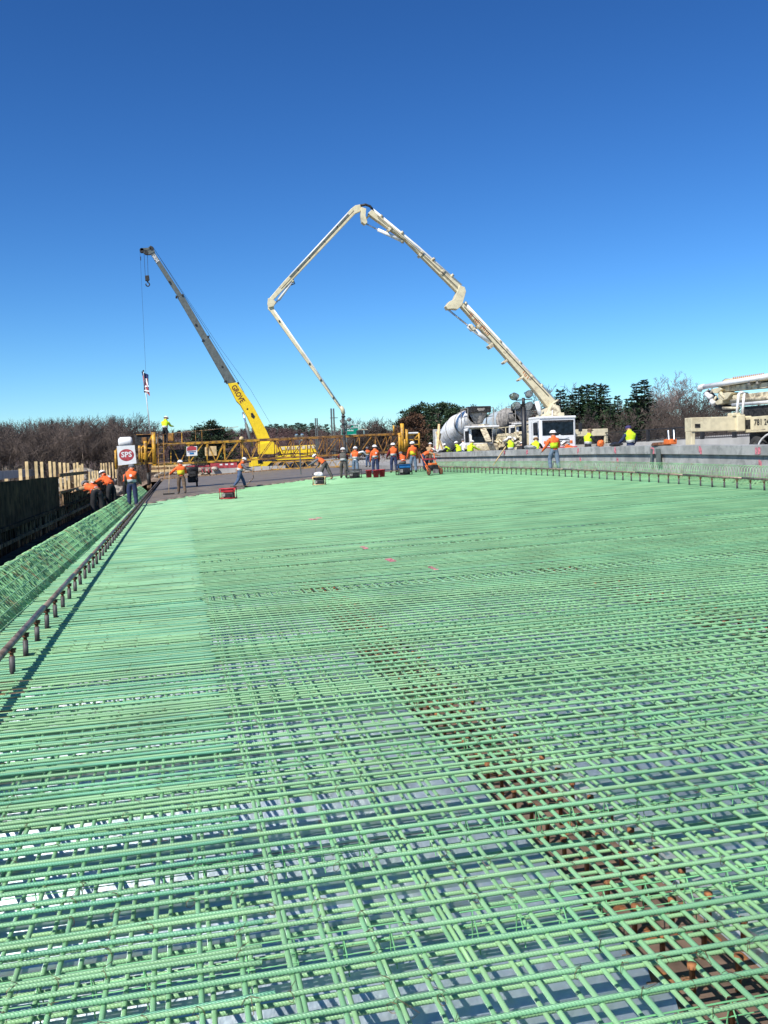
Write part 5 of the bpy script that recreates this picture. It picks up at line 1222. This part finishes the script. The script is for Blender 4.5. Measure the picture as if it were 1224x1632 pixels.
# far wood covering the hills: one mass
lp = []
for k in range(4):
    V = []; Fc = []
    r2 = random.Random(40+k)
    limb(V, Fc, Vector((0, 0, 0)), Vector((0, 0, 7)), .22, .06)
    for j in range(52):
        a = Vector((0, 0, r2.uniform(2, 8))); q = r2.uniform(0, 6.28); rr = r2.uniform(.8, 3.2); e = a+Vector((rr*math.cos(q), rr*math.sin(q), r2.uniform(.8, 4.0))); w2 = Vector((-math.sin(q), math.cos(q), 0))*.09
        b = len(V); V += [tuple(a-w2), tuple(a+w2), tuple(e)]; Fc.append((b, b+1, b+2))
        for m__ in range(2):
            mm = a.lerp(e, r2.uniform(.4, .9)); e2 = mm+Vector((r2.gauss(0, 1), r2.gauss(0, 1), r2.uniform(.3, 1.6))); w3 = Vector((.06, .06, 0)); b = len(V); V += [tuple(mm-w3), tuple(mm+w3), tuple(e2)]; Fc.append((b, b+1, b+2))
    lp.append((np.array(V), Fc))
VV = []; FF = []; off = 0
for k in range(3000):
    U_ = 300+250*random.random()**1.0; px = random.uniform(150, 760); p = PU(px, 700, U_); z = hill_h(p.x, U_)-1
    v, f = lp[k % 4]; s_ = random.uniform(.32, .55); a = random.uniform(0, 6.28); c_, n_ = math.cos(a), math.sin(a)
    vv = np.stack([v[:, 0]*c_-v[:, 1]*n_, v[:, 0]*n_+v[:, 1]*c_, v[:, 2]*.9], 1)*s_+np.array([p.x, U_, z]); VV.append(vv); FF += [tuple(i+off for i in q) for q in f]; off += len(v)
me = bpy.data.meshes.new('far_wood'); me.from_pydata(np.concatenate(VV).tolist(), [], FF); fw = link('far_wood', me, M['fartwig']); tag(fw, 'purple brown leafless wood covering the far hills', 'wood', kind='stuff')

def needle_tree(seed, H, kind):
    rs = random.Random(seed); TV, TF, V, Fc = [], [], [], []
    limb(TV, TF, Vector((0, 0, 0)), Vector((0, 0, H*.95)), H*.016, H*.003, 6)
    def card(c, d, w_, l_):
        x = d.normalized(); y = Vector((rs.gauss(0, 1), rs.gauss(0, 1), rs.gauss(0, .5))); y = (y-x*y.dot(x)).normalized()
        b = len(V); V.extend([tuple(c-y*w_*.5), tuple(c+x*l_*.55-y*w_*.35), tuple(c+x*l_), tuple(c+x*l_*.5+y*w_*.5)]); Fc.append((b, b+1, b+2, b+3))
    if kind == 'spruce':
        z = H*.10
        while z < H*.985:
            k = 1-z/H; R = H*.23*k**.85*rs.uniform(.8, 1.15)+.12; nb = rs.randint(9, 12) if k > .15 else 6; q0 = rs.uniform(0, 6.28)
            for i in range(nb):
                q = q0+6.28*i/nb+rs.gauss(0, .2); Rb = R*rs.uniform(.65, 1.12); d = Vector((math.cos(q), math.sin(q), -.28+.5*(1-k))).normalized(); a = Vector((0, 0, z+rs.uniform(-.035, .035)*H*(1.2-z/H)))
                limb(TV, TF, a, a+d*Rb*.9, .03, .008, 3)
                m = max(4, int(Rb/.11))
                for j in range(m):
                    c = a+d*Rb*(j+.5)/m; sd = Vector((-d.y, d.x, 0))*rs.choice((-1, 1)); card(c, d*.8+sd*rs.uniform(.3, 1)+Vector((0, 0, rs.uniform(-.5, .1))), .20, .46*(1-.4*j/m)*rs.uniform(.7, 1.2))
                    card(c, d+Vector((rs.gauss(0, .4), rs.gauss(0, .4), rs.uniform(-.3, .4))), .19, .4)
            z += H*.030*rs.uniform(.8, 1.2)
    else:
        z = H*.18
        while z < H:
            k = z/H; R = H*.33*math.sin(min(1, (1.03-k)/.75)*PI/2)**.9*rs.uniform(.7, 1.15); nb = rs.randint(4, 7)
            for i in range(nb):
                q = rs.uniform(0, 6.28); Rb = R*rs.uniform(.5, 1.15)+.3; d = Vector((math.cos(q), math.sin(q), rs.uniform(.05, .5))).normalized(); a = Vector((0, 0, z-rs.uniform(0, .4)))
                limb(TV, TF, a, a+d*Rb, .05, .012, 3)
                for cl in range(3):
                    c0 = a+d*Rb*(.5+.25*cl)+Vector((rs.gauss(0, .2), rs.gauss(0, .2), .1))
                    for j in range(16):
                        dd = Vector((rs.gauss(0, 1), rs.gauss(0, 1), abs(rs.gauss(0, .7)))).normalized(); card(c0+dd*rs.uniform(0, .42)*Vector((1, 1, .5)).length*.6, dd+d*.5, .14, rs.uniform(.22, .42))
            z += H*.045*rs.uniform(.7, 1.3)
    out = []
    for v, f, nm in ((TV, TF, 'trunk'), (V, Fc, 'crown')): me = bpy.data.meshes.new(nm); me.from_pydata(v, [], f); out.append(me)
    out[0].materials.append(M['bark']); return out
spr = [needle_tree(200+i, 12., 'spruce') for i in range(3)]; pin = [needle_tree(300+i, 10., 'pine') for i in range(4)]
for s_ in spr: s_[1].materials.append(M['needle'])
for s_ in pin: s_[1].materials.append(M['needle2'])
rustp = [pin[0][0], pin[1][1].copy()]; rustp[1].materials.clear(); rustp[1].materials.append(M['rustleaf'])
print('needle faces', [len(b[1].polygons) for b in spr+pin])
# pine group left of the mixers
for (px, yt, U_, me, sxy, lab) in ((652, 657, 118, 0, 1.1, 'dark pine, leftmost of the clump behind the machine end columns'), (668, 647, 114, 1, 1.0, 'tall dark pine above the machine end columns'), (683, 649, 120, 2, 1.1, 'round topped pine just left of the clump centre'), (698, 645, 116, 3, 1.1, 'tallest pine in the clump left of the white drum'),
                                  (712, 646, 122, 0, 1.1, 'pine touching the tallest one on its right'), (724, 652, 112, 1, 1.1, 'broad pine directly behind the rear of the white drum'), (740, 650, 120, 2, 1.0, 'pine whose top shows above the white drum'), (752, 656, 118, 3, .9, 'lower pine right of the drum top'), (771, 664, 120, 0, 1.0, 'small pine behind the drum mouth')):
    x, h = htree(px, yt, U_, -3.5); put_tree('pine_tree', pin[me], x, U_, -3.5, h/10., px, lab, None, sxy)
for (px, yt, U_, lab) in ((650, 668, 108, 'rusty brown leaved tree at the left foot of the pine clump'), (660, 662, 109, 'rusty brown tree in front of the pine clump'), (716, 685, 106, 'low rusty tree beside the leaning timbers')):
    x, h = htree(px, yt, U_, -3.5); put_tree('rusty_tree', rustp, x, U_, -3.5, h/10., px, lab, None, .9)
for (px, yt, U_, lab) in ((336, 674, 175, 'single dark evergreen above the yellow truss, tallest'), (322, 681, 178, 'dark evergreen left of the tallest one above the truss'), (348, 682, 176, 'dark evergreen right of the tallest one above the truss')):
    x, h = htree(px, yt, U_, -4); put_tree('pine_tree', pin[int(px) % 4], x, U_, -4, h/10., px, lab, None, 1.3)
# small evergreens on the far ridge
for k, px in enumerate((262, 285, 300, 425, 431, 440, 455, 462, 466, 474, 480, 486, 497, 236, 246, 392, 412, 448, 500, 510, 520, 600)):
    U_ = 470+rs.uniform(-15, 15); yt = 680-.0*px-(3 if 400 < px < 500 else 0)+rs.uniform(-2, 2)-(.035*(px-450)); p = PU(px, yt, U_); zb = hill_h(p.x, U_)-2
    h = max(6, p.z-zb); put_tree('ridge_evergreen', pin[k % 4], p.x, U_, p.z-h, h/10., px, 'tiny dark evergreen on the skyline of the far ridge', 'evergreens on the far ridge', 1.2)
# conifers behind the pump truck
for (px, yt, U_, me, sxy, lab) in ((893, 617, 104, 0, 1.2, 'spruce just right of the turret of the pump truck'), (909, 628, 112, 1, 1.2, 'low spruce between the first two tall spruces'), (922, 616, 106, 1, 1.3, 'broad spruce above the white cab'), (935, 611, 110, 2, 1.35, 'dark spruce above the right end of the white cab'), (950, 608, 104, 0, 1.35, 'tall dark spruce over the short outrigger'),
                                  (962, 612, 110, 1, 1.3, 'dark spruce at the right edge of the first spruce group'), (984, 629, 108, 2, 1.0, 'thin pointed spruce between the two spruce groups'), (1001, 634, 104, 1, 1.1, 'short spruce left of the twin pointed spruces'), (1014, 606, 106, 0, 1.15, 'left one of the twin pointed spruces'), (1027, 603, 110, 2, 1.1, 'right one of the twin pointed spruces'), (1010, 640, 100, 2, 1.2, 'low bushy spruce at the foot of the twin spruces'), (972, 645, 100, 0, 1.2, 'low spruce under the gap between the groups'), (940, 640, 99, 1, 1.3, 'low spruce in front of the first group')):
    x, h = htree(px, yt, U_, -2.5); put_tree('spruce_tree', spr[me], x, U_, -2.5, h/12., px, lab, None, sxy)
# bare trees on the right
big = bare_tree(558, 14., spread=.52, depth=6, trunkfrac=.30, up=.7, tw=.024); big[0].materials.append(M['bark']); big[1].materials.append(M['twigp'])
print('big', len(big[1].polygons))
x, h = htree(1062, 590, 112, -2.5); put_tree('bare_tree', big, x, 112, -2.5, h/14., .4, 'tall round crowned grey leafless tree standing above the wood on the right', None, .78)
x, h = htree(1070, 598, 114, -2.5); put_tree('bare_tree', big, x, 114, -2.5, h/14., 2.6, 'second tall grey leafless tree standing close behind the round crowned one on the right', None, .85)
for (px, yt, lab) in ((855, 610, 'pale leafless tree behind the boom base'), (868, 604, 'leafless tree just right of the boom base'), (790, 640, 'leafless tree above the mixer ladder'), (803, 636, 'leafless tree left of the flood lamps')):
    x, h = htree(px, yt, 116, -2.5); put_tree('bare_tree', bare[px % 6], x, 116, -2.5, h/12., px, lab, None, .7)
skyr = [(600, 662), (650, 655), (700, 668), (780, 650), (830, 638), (860, 640), (940, 650), (975, 632), (1000, 630), (1040, 640), (1090, 618), (1125, 622), (1160, 632), (1230, 632), (1330, 628)]
for U_, n in ((98, 22), (108, 28), (120, 30), (134, 26)):
    for i in range(n):
        px = 770+(1320-770)*(i+rs.random())/n; x, h = htree(px, topat(px, skyr)+rs.uniform(0, 9)+(10 if U_ < 100 else 0), U_+rs.uniform(-4, 4), -2.5)
        put_tree('bare_tree', rs.choice(bare), x, U_, -2.5, h/12., rs.uniform(0, 6.28), 'leafless brown tree in the wood on the right behind the barrier fence', 'leafless trees of the right wood', .85)
for i in range(26):      # thin haze of trees above the truss
    px = 545+130*rs.random(); x, h = htree(px, 664+rs.uniform(0, 12)-(px-545)*.04, 175+rs.uniform(-15, 15), -3.5)
    put_tree('bare_tree', rs.choice(bare), x, 175, -3.5, h/12., rs.uniform(0, 6.28), 'distant leafless tree between the green sign and the pine clump', 'leafless trees behind the green sign', .9)
brush_patch('undergrowth', 'brown and reddish undergrowth below the right wood', 24, 95, 92, 130, 5200, lambda x, y: -3.0, 6.0, M['bushred'], .035)
brush_patch('undergrowth', 'brown undergrowth behind the truss and the pine clump', -14, 24, 125, 160, 2500, lambda x, y: -3.5, 5., M['twig'], .035)

# ------------------------------------------------------------------ people
SK = {k: mat('skin', (.42, .24, .16), .6, var=.08) for k in range(1)}; SKIN = SK[0]
PM = {}
def cloth(name, col):
    if name not in PM: PM[name] = mat('cloth_'+name, col, .85, var=.14, scale=9, bump=.3, bscale=30)
    return PM[name]
CL = dict(orange=(.86, .145, .03), lime=(.62, .86, .02), yellow=(.85, .70, .03), navy=(.025, .04, .10), jeans=(.06, .10, .18), brown=(.14, .095, .06), grey=(.16, .16, .17), black=(.018, .018, .02), darkred=(.20, .02, .03), tan=(.42, .28, .15), white=(.8, .8, .8), bootg=(.20, .17, .15), lightjeans=(.14, .20, .27), drab=(.10, .095, .08), purple=(.05, .04, .14), bootbr=(.06, .045, .035), silver=(.7, .7, .66))
def cm_(n): return cloth(n, CL[n])
def rotx(v, a): c, s = math.cos(a), math.sin(a); return Vector((v.x, v.y*c+v.z*s, v.z*c-v.y*s))     # positive a tips the top forward (+y)
def person(label, pos, face, bend=0., legs=((0, 0), (0, 0)), arms=((.15, .2, .3), (.15, .2, .3)), H=1.76, pants='jeans', shirt='grey', vest='orange', band=None, boots='bootbr', hat='white', head=0., spread=.10, sleeve=None, hem=False, back_mark=None, twist=0., lean=0.):
    """pos: the ground point between the feet; face: heading (0 = +Y, turning left); bend in radians; arms: (forward, outward, elbow)"""
    k = H/1.78; rs = random.Random(label)
    J = {}; hip = Vector((0, 0, 0))
    leg = []
    for i, sx in enumerate((-1, 1)):
        th, kn = legs[i]; h0 = Vector((sx*.095, 0, -.03)); kd = Vector((sx*spread*.5, math.sin(th), -math.cos(th))).normalized(); kp = h0+kd*.43
        ad = Vector((sx*spread*.35, math.sin(th-kn), -math.cos(th-kn))).normalized(); ap = kp+ad*.42; leg.append((h0, kp, ap))
    zmin = min(l[2].z for l in leg)-.09; up = Vector((0, 0, -zmin))
    T = lambda v: rotx(v, bend)
    sp = [Vector((0, 0, 0)), T(Vector((0, -.01, .13))), T(Vector((0, -.015, .28))), T(Vector((0, 0, .43))), T(Vector((0, .0, .52)))]
    hb = bend*.75+head; nk = sp[4]; hc = nk+rotx(Vector((0, .035, .15)), hb); ht = nk+rotx(Vector((0, .02, .235)), hb)
    V = []; R_ = []; E_ = []
    def add(p, r, par=None):
        V.append((p+up)*k); R_.append(r*k); 
        if par is not None: E_.append((par, len(V)-1))
        return len(V)-1
    i0 = add(sp[0], .172); i1 = add(sp[1], .175, i0); i2 = add(sp[2], .198, i1); i3 = add(sp[3], .155, i2); i4 = add(sp[4], .062, i3); i5 = add(hc, .088, i4); i6 = add(ht, .075, i5)
    seg = [('t', sp[0], sp[3])]
    ends = []
    hands = []
    for i, sx in enumerate((-1, 1)):
        fw, ow, el = arms[i]
        sh = T(Vector((sx*.19, 0, .42))); ud_ = Vector((sx*math.sin(ow), math.sin(fw)*math.cos(ow), -math.cos(fw)*math.cos(ow))); ep = sh+ud_*.29
        f2 = fw+el; fd = Vector((sx*math.sin(ow)*.5, math.sin(f2), -math.cos(f2))).normalized(); wp = ep+fd*.26; hp = wp+fd*.085
        a = add(sh, .088, i3); b = add(ep, .068, a); c = add(wp, .044, b); d = add(hp, .034, c)
        seg += [('a', sh, ep), ('a', ep, wp), ('h', wp+fd*.02, hp+fd*.06)]; hands.append((wp, hp, fd, sx))
    for i, (h0, kp, ap) in enumerate(leg):
        a = add(h0, .122, i0); b = add(kp, .092, a); c = add(ap, .068, b); toe = ap+Vector(((-1, 1)[i]*.02, .15, -.045)); d = add(toe, .042, c); heel = ap+Vector((0, -.03, -.05))
        seg += [('l', h0, kp), ('l', kp, ap+(kp-ap)*.30), ('b', ap+(kp-ap)*.28, ap), ('b', ap, toe)]
    seg += [('n', sp[4]+(sp[3]-sp[4])*.15, hc), ('n', hc, ht)]
    me = bpy.data.meshes.new('b'); me.from_pydata([tuple(v) for v in V], E_, []); o = bpy.data.objects.new('b', me); C.objects.link(o)
    md = o.modifiers.new('s', 'SKIN'); md.use_smooth_shade = True; md.branch_smoothing = .6
    sv = me.skin_vertices[0].data
    for j, r in enumerate(R_): sv[j].radius = (r, r*(.74 if j in (0, 1, 2, 3) else 1)); sv[j].use_root = (j == 0)
    sb = o.modifiers.new('u', 'SUBSURF'); sb.levels = 1; sb.render_levels = 1
    dg = bpy.context.evaluated_depsgraph_get(); body = bpy.data.meshes.new_from_object(o.evaluated_get(dg)); bpy.data.objects.remove(o)
    n = len(body.vertices); co = np.zeros(n*3); body.vertices.foreach_get('co', co); co = co.reshape(-1, 3)
    kinds = []; D = []
    for (kd, p, q) in seg:
        p = np.array((p+up)*k); q = np.array((q+up)*k); d = q-p; t = np.clip(((co-p)@d)/max(d@d, 1e-9), 0, 1); D.append(np.linalg.norm(co-(p+t[:, None]*d), axis=1)); kinds.append(kd)
    D = np.array(D)
    for j, kd in enumerate(kinds):
        if kd == 't': D[j] = np.maximum(D[j]-.10*k, 0)
        if kd == 'l': D[j] = np.maximum(D[j]-.03*k, 0)
        if kd == 'a': D[j] = np.maximum(D[j]-.012*k, 0)
    near = D.argmin(0)
    kv = np.array([{'t': 1, 'a': 2, 'h': 3, 'l': 0, 'b': 4, 'n': 3}[kinds[j]] for j in near])
    hipn = np.array(T(Vector((0, 0, 1)))); loc_t = (co/k-np.array(up))@hipn       # height above the hips along the spine
    kv[(kv == 1) & (loc_t < .0)] = 0
    for m in (cm_(pants), cm_(shirt), cm_(sleeve or shirt), SKIN, cm_(boots)): body.materials.append(m)
    F_ = [tuple(p.vertices) for p in body.polygons]; idx = []
    for p in F_: idx.append(int(np.bincount(kv[list(p)], minlength=5).argmax()))
    # clothing folds: small displacement along normals
    nr = np.zeros(n*3); body.vertices.foreach_get('normal', nr); nr = nr.reshape(-1, 3)
    fold = np.array([NZ.noise(Vector(c)*9+Vector((hash(label) % 7, 0, 0))) for c in co]); co2 = co+nr*(fold*.016*(kv != 3))[:, None]
    # five tapered fingers per hand, nose and ears, joined into the same mesh
    ex = MB()
    for (wp, hp, fd, sx) in hands:
        y = Vector((1, 0, 0)); y = (y-fd*y.dot(fd)).normalized(); z = fd.cross(y)
        for q in range(4):
            b0 = hp+y*(.012*(q-1.5)*1.3)-fd*.01; L = (.062, .075, .07, .055)[q]; m1 = b0+fd*L*.55-z*.006; e = m1+(fd*.6+Vector((0, .5, -.1))*.5).normalized()*L*.5
            ex.tube([(b0+up)*k, (m1+up)*k, (e+up)*k], [.0095*k, .0085*k, .006*k], 5)
        b0 = wp+fd*.03; e = b0+fd*.035+Vector((-sx*.045, .02, 0)); ex.tube([(b0+up)*k, (e+up)*k, (e+fd*.025+up)*k], [.011*k, .010*k, .007*k], 5)
    fwd = rotx(Vector((0, 1, 0)), hb); hu = rotx(Vector((0, 0, 1)), hb)
    ex.tube([(hc+fwd*.08+hu*.02+up)*k, (hc+fwd*.115-hu*.02+up)*k, (hc+fwd*.09-hu*.035+up)*k], [.008*k, .014*k, .009*k], 5)
    for sx in (-1, 1): e = hc+Vector((sx*.088, 0, 0)); ex.tube([(e+hu*.03+up)*k, (e+Vector((sx*.012, -.01, 0))+up)*k, (e-hu*.03+up)*k], [.01*k, .016*k, .009*k], 5)
    me2 = bpy.data.meshes.new('body'); me2.from_pydata(co2.tolist()+[tuple(v) for v in ex.v], [], F_+[tuple(i+n for i in f) for f in ex.f])
    for m in body.materials: me2.materials.append(m)
    mi = idx+[3]*len(ex.f); me2.polygons.foreach_set('material_index', mi); me2.polygons.foreach_set('use_smooth', [True]*len(mi))
    t = thing('person', label, 'person', pos, face)
    t.rotation_euler = (0, lean, face); t.scale = (1.14, 1.14, 1.03)
    link('body', me2, None, t)
    # eyes
    ey = MB()
    for sx in (-1, 1): c = hc+fwd*.084+hu*.022+Vector((sx*.03, 0, 0)); ey.tube([(c+up)*k, (c+fwd*.006+up)*k], .008*k, 6)
    ey.build('eyes', M['dark'], t)
    if vest:
        # vest: the torso skin grown outward 18 mm with its own band of colour
        keep = [f for f, q in zip(F_, idx) if q == 1 and all(loc_t[i] > (.02 if not hem else -.02) for i in f)]
        used = sorted({i for f in keep for i in f}); rm = {a: j for j, a in enumerate(used)}
        vv = [tuple(co2[a]+nr[a]*.02) for a in used]; ff = [tuple(rm[i] for i in f) for f in keep]
        vm = bpy.data.meshes.new('vest'); vm.from_pydata(vv, [], ff); vm.materials.append(cm_(vest)); vm.materials.append(cm_(band or 'silver')); vm.polygons.foreach_set('use_smooth', [True]*len(ff))
        bands = []
        for f in keep:
            h_ = sum(loc_t[i] for i in f)/len(f); 
            if band: bands.append(1 if h_ < .24 else 0)
            else: bands.append(1 if .10 < h_ < .145 else 0)
        vm.polygons.foreach_set('material_index', bands); vo = link('vest', vm, None, t); so2 = vo.modifiers.new('thick', 'SOLIDIFY'); so2.thickness = .012; so2.offset = 1
        if back_mark:
            c = sp[2]+rotx(Vector((0, -.185, .06)), bend); r = MB(); w2 = .055
            nb_ = rotx(Vector((0, -1, 0)), bend); ux = Vector((1, 0, 0)); uy = rotx(Vector((0, 0, 1)), bend)
            r.poly([((c+ux*w2*math.cos(q)+uy*w2*math.sin(q)+nb_*.012)+up)*k for q in np.linspace(0, 2*PI, 13)[:-1]]); r.build('back_badge', cm_('white'), t)
    # hard hat
    if hat:
        c = (hc+hu*.035+up)*k; hm = Matrix.Translation(c)@frame_mat((0, 0, 0), (1, 0, 0), fwd)
        r = MB().lathe([(.150*k, .018*k), (.148*k, .026*k), (.122*k, .034*k), (.118*k, .07*k), (.100*k, .108*k), (.06*k, .132*k), (0, .140*k)], 18, hm)
        r.bar(hm@Vector((0, -.08*k, .118*k)), hm@Vector((0, .08*k, .118*k)), .03*k, .035*k)
        if hat in ('white', 'yellow', 'tan'): r.build('hard_hat', cm_(hat), t, smooth=True)
        else: r = MB().lathe([(.112*k, -.01*k), (.115*k, .04*k), (.10*k, .09*k), (.05*k, .118*k), (0, .122*k)], 14, hm); r.box((-.06*k, .09*k, .03*k), (.06*k, .17*k, .045*k), hm); r.build('cap', cm_(hat), t, smooth=True)
    hw = {}
    for i, (wp, hp, fd, sx) in enumerate(hands): hw[i] = t.matrix_basis if False else (Matrix.Translation(Vector(pos))@Matrix.Rotation(face, 4, 'Z')@(Vector((hp+fd*.03+up)*k)*Vector((1.14, 1.14, 1.03)) if False else Vector(((hp+fd*.03+up).x*k*1.14, (hp+fd*.03+up).y*k*1.14, (hp+fd*.03+up).z*k*1.03))))
    return t, hw
def at(px, py, h=0.): return G(px, py)+Vector((0, 0, h-.02))
FACE = math.radians(0)
st = ((.05, .05), (-.05, .05)); wide = ((.22, .1), (-.22, .12))
def tool(nm, label, a, b, cat, m='lumber', r0=.016, head=None):
    t = thing(nm, label, cat, b); r = Rel(t); r.tube([a, b], r0, 6); r.build('handle', M[m], smooth=True)
    if head: r = Rel(t); r.bar(Vector(b)-Vector(head), Vector(b)+Vector(head), .03, .09); r.build('head', M['dark'])
person('booted worker in orange vest with white badge and jeans standing beside the left rail', at(212, 808), -.1, .02, st, ((.25, .15, .8), (.3, .2, .7)), 1.78, 'navy', 'drab', 'orange', boots='bootg', hat='grey', back_mark=True, head=.35, hem=True)
p = PV(155, 800, -2.9); person('worker in orange vest over a tan shirt bent double over the formwork', (p.x, p.y, -.2), .6, 1.25, ((.1, .2), (-.1, .1)), ((1.3, .2, .0), (1.2, .2, .0)), 1.8, 'black', 'tan', 'orange', hat='grey', back_mark=True)
p = PV(178, 800, -2.95); person('worker in orange jacket and white helmet leaning toward the formwork', (p.x, p.y, -.2), .7, .75, st, ((1.1, .2, .2), (.9, .2, .4)), 1.8, 'black', 'orange', 'orange', hat='white', back_mark=True)
p = PV(203, 806, -2.7); person('worker with grey sleeve and orange vest half hidden behind the booted one', (p.x, p.y, -.22), -.5, .45, st, ((.8, .2, .4), (.6, .2, .3)), 1.74, 'black', 'grey', 'orange', hat=None)
t, hw = person('worker in orange and yellow jacket holding a long rake on the wet concrete', at(290, 788, .04), .1, .1, wide, ((.6, .7, .5), (.6, .2, .8)), 1.76, 'brown', 'orange', 'orange', 'yellow', boots='bootg', hat='white', hem=True)
p = PU(278, 740, hw[0].y+.02); q = G(273, 792)
tool('rake', 'long pale handled rake standing in the left hand of the orange yellow jacket worker', Vector((hw[0].x+.02, hw[0].y, hw[0].z+.5)), Vector((hw[0].x-.08, hw[0].y-.25, dz(0, 51)+.05)), 'rake', head=(.3, 0, 0))
t, hw = person('worker walking right with grey hooded jacket and orange vest, white helmet', at(383, 778, .0), -1.35, .28, ((.45, .15), (-.3, .35)), ((.75, .15, .9), (.5, .2, .8)), 1.78, 'jeans', 'grey', 'orange', boots='bootbr', hat='white', head=.25)
a_ = (hw[0]+hw[1])/2; MBt = MB(); MBt.tube([a_, a_+Vector((.05, -.1, -.5)), Vector((a_.x-.4, a_.y-.6, dz(a_.x, a_.y)+.1)), G(368, 785)+Vector((0, 0, .3))], .02, 6); tag(MBt.build('vibrator_hose', M['oldwood'], smooth=True), 'tan hose running from the walking worker to the red generator', 'hose')
mp = PU(264, 708.5, MU+.35); person('worker in lime jacket and black trousers standing on the machine platform', mp, -.45, .18, ((.5, .7), (.2, .3)), ((.8, .15, .7), (.7, .1, .8)), 1.78, 'black', 'lime', 'lime', hat='white', head=.3)
t, hw = person('worker bending left with white helmet and tan boots, raking beside the small generator', at(519, 765, .0), .9, .95, ((.35, .25), (-.35, .1)), ((.9, .1, .2), (.5, .2, .3)), 1.82, 'drab', 'grey', 'orange', boots='tan', hat='white')
tool('rake', 'rake pushed across the wet concrete by the bending worker', hw[1], G(503, 757)+Vector((0, 0, .06)), 'rake', head=(.25, .1, 0))
t, hw = person('worker in dark harness clothes and white helmet gripping the pump hose', at(548, 762, .0), -.2, .12, wide, ((.8, .1, .9), (.7, .1, .8)), 1.8, 'drab', 'black', 'drab', boots='bootbr', hat='white', sleeve='darkred')
person('worker in orange vest with white sleeves raising his right arm', at(567, 757, .0), -.4, .12, st, ((.7, .2, .6), (.4, 1.95, .2)), 1.8, 'lightjeans', 'white', 'orange', hat='white')
person('small far worker in orange vest standing in the fresh concrete', at(587, 745, .03), .3, .05, st, ((.6, .2, .6), (.5, .2, .9)), 1.72, 'jeans', 'grey', 'orange', hat='grey')
person('worker in bright orange jacket and navy trousers behind the three red buckets', at(599, 756, .0), .05, .02, st, ((.1, .12, .25), (.1, .12, .25)), 1.8, 'navy', 'orange', 'orange', hat='white', back_mark=True, hem=True)
person('worker in orange vest with dark red sleeves and light tan boots', at(628, 753, .0), -.05, .03, ((.1, .15), (-.1, .15)), ((.4, .3, .5), (.2, .25, .3)), 1.84, 'navy', 'darkred', 'orange', boots='tan', hat='white')
person('worker crouching behind the blue generator in red jacket', at(644, 750, .0), .2, .6, ((1.4, 2.0), (1.1, 1.9)), ((.9, .2, .5), (.8, .2, .5)), 1.7, 'drab', 'darkred', 'orange', hat='grey')
person('worker in yellow and orange vest with light jeans standing right of the blue generator', at(659, 753, .0), .1, .02, st, ((.2, .15, .3), (.3, .2, .4)), 1.82, 'lightjeans', 'orange', 'orange', 'yellow', hat='white', hem=True)
person('worker bent over behind the orange power screed, orange vest and dark trousers', at(674, 750, .0), -1.4, 1.2, ((.5, .3), (.1, .1)), ((1.3, .1, .2), (1.1, .2, .2)), 1.76, 'navy', 'tan', 'orange', hat='white')
person('worker with white helmet behind the bent one at the rail end', at(684, 744, .0), -.6, .5, st, ((1., .2, .4), (.9, .2, .3)), 1.76, 'brown', 'tan', None, hat='white')
t, hw = person('worker in yellow and orange jacket and jeans stepping toward the right parapet', at(884, 751, .0), .1, .05, ((.35, .5), (-.1, .1)), ((.3, .35, .5), (.4, .3, .7)), 1.8, 'lightjeans', 'orange', 'orange', 'lime', boots='bootbr', hat='white', hem=True)
# behind the parapet, standing on the second deck
def beh(px, v, label, face, top=None, H=1.76, lowered=.0, **kw):
    p = PV(px, 712, v); return person(label, (v, p.y, dz(v, p.y)-lowered), face, H=H, **kw)
V_ = dict(shirt='black', vest='lime', pants='black')
beh(718, 18.9, 'lime vested worker leaning on the parapet, leftmost of the group by the white mixer', .9, bend=.6, lowered=.15, arms=((.9, .2, .5), (.9, .2, .5)), hat='white', **V_)
beh(732, 18.8, 'lime vested worker with white helmet bowed second from left at the white mixer', .3, bend=.45, lowered=.1, arms=((.8, .2, .5), (.7, .2, .5)), hat='white', **V_)
beh(748, 18.8, 'lime jacketed worker beside the hood of the white mixer', -.9, bend=.4, lowered=.1, arms=((.7, .2, .5), (.9, .2, .5)), hat='white', shirt='lime', vest='lime', pants='brown')
beh(739, 19.6, 'person in white shirt behind the lime vested group at the mixer', .2, bend=.1, arms=((.3, .2, .6), (.3, .2, .6)), hat='grey', shirt='white', vest=None, pants='jeans')
beh(814, 18.9, 'dark sleeved worker in lime vest with white helmet left of the light pole', .1, bend=.1, lowered=.1, arms=((.6, .2, .7), (.6, .2, .7)), hat='white', **V_)
beh(829, 18.9, 'crouched figure in dark clothes and white helmet at the light pole foot', -.6, bend=.6, lowered=.35, arms=((.8, .2, .7), (.7, .2, .7)), hat='white', shirt='black', vest=None, pants='black')
beh(853, 18.8, 'lime vested worker bowed beside the grey sack on the parapet', -.5, bend=.55, lowered=.15, arms=((.9, .2, .5), (.9, .2, .5)), hat='tan', **V_)
beh(919, 18.6, 'worker in orange jacket bent low against the parapet before the cab', .8, bend=.9, lowered=.3, arms=((1.1, .2, .3), (1.1, .2, .3)), hat='white', shirt='orange', vest='orange', pants='brown')
beh(937, 19.2, 'worker in lime vest and dark sleeves under the short outrigger beam', -1.2, bend=.15, arms=((.5, .2, .9), (.5, .2, .9)), hat='brown', **V_)
beh(1005, 18.9, 'worker in lime vest with navy sleeves and purple hood, back turned, alone at the fence', 0., bend=.1, lowered=.0, arms=((.3, .35, .8), (.3, .35, .8)), H=1.76, hat='purple', shirt='navy', vest='lime', pants='navy', head=.3)
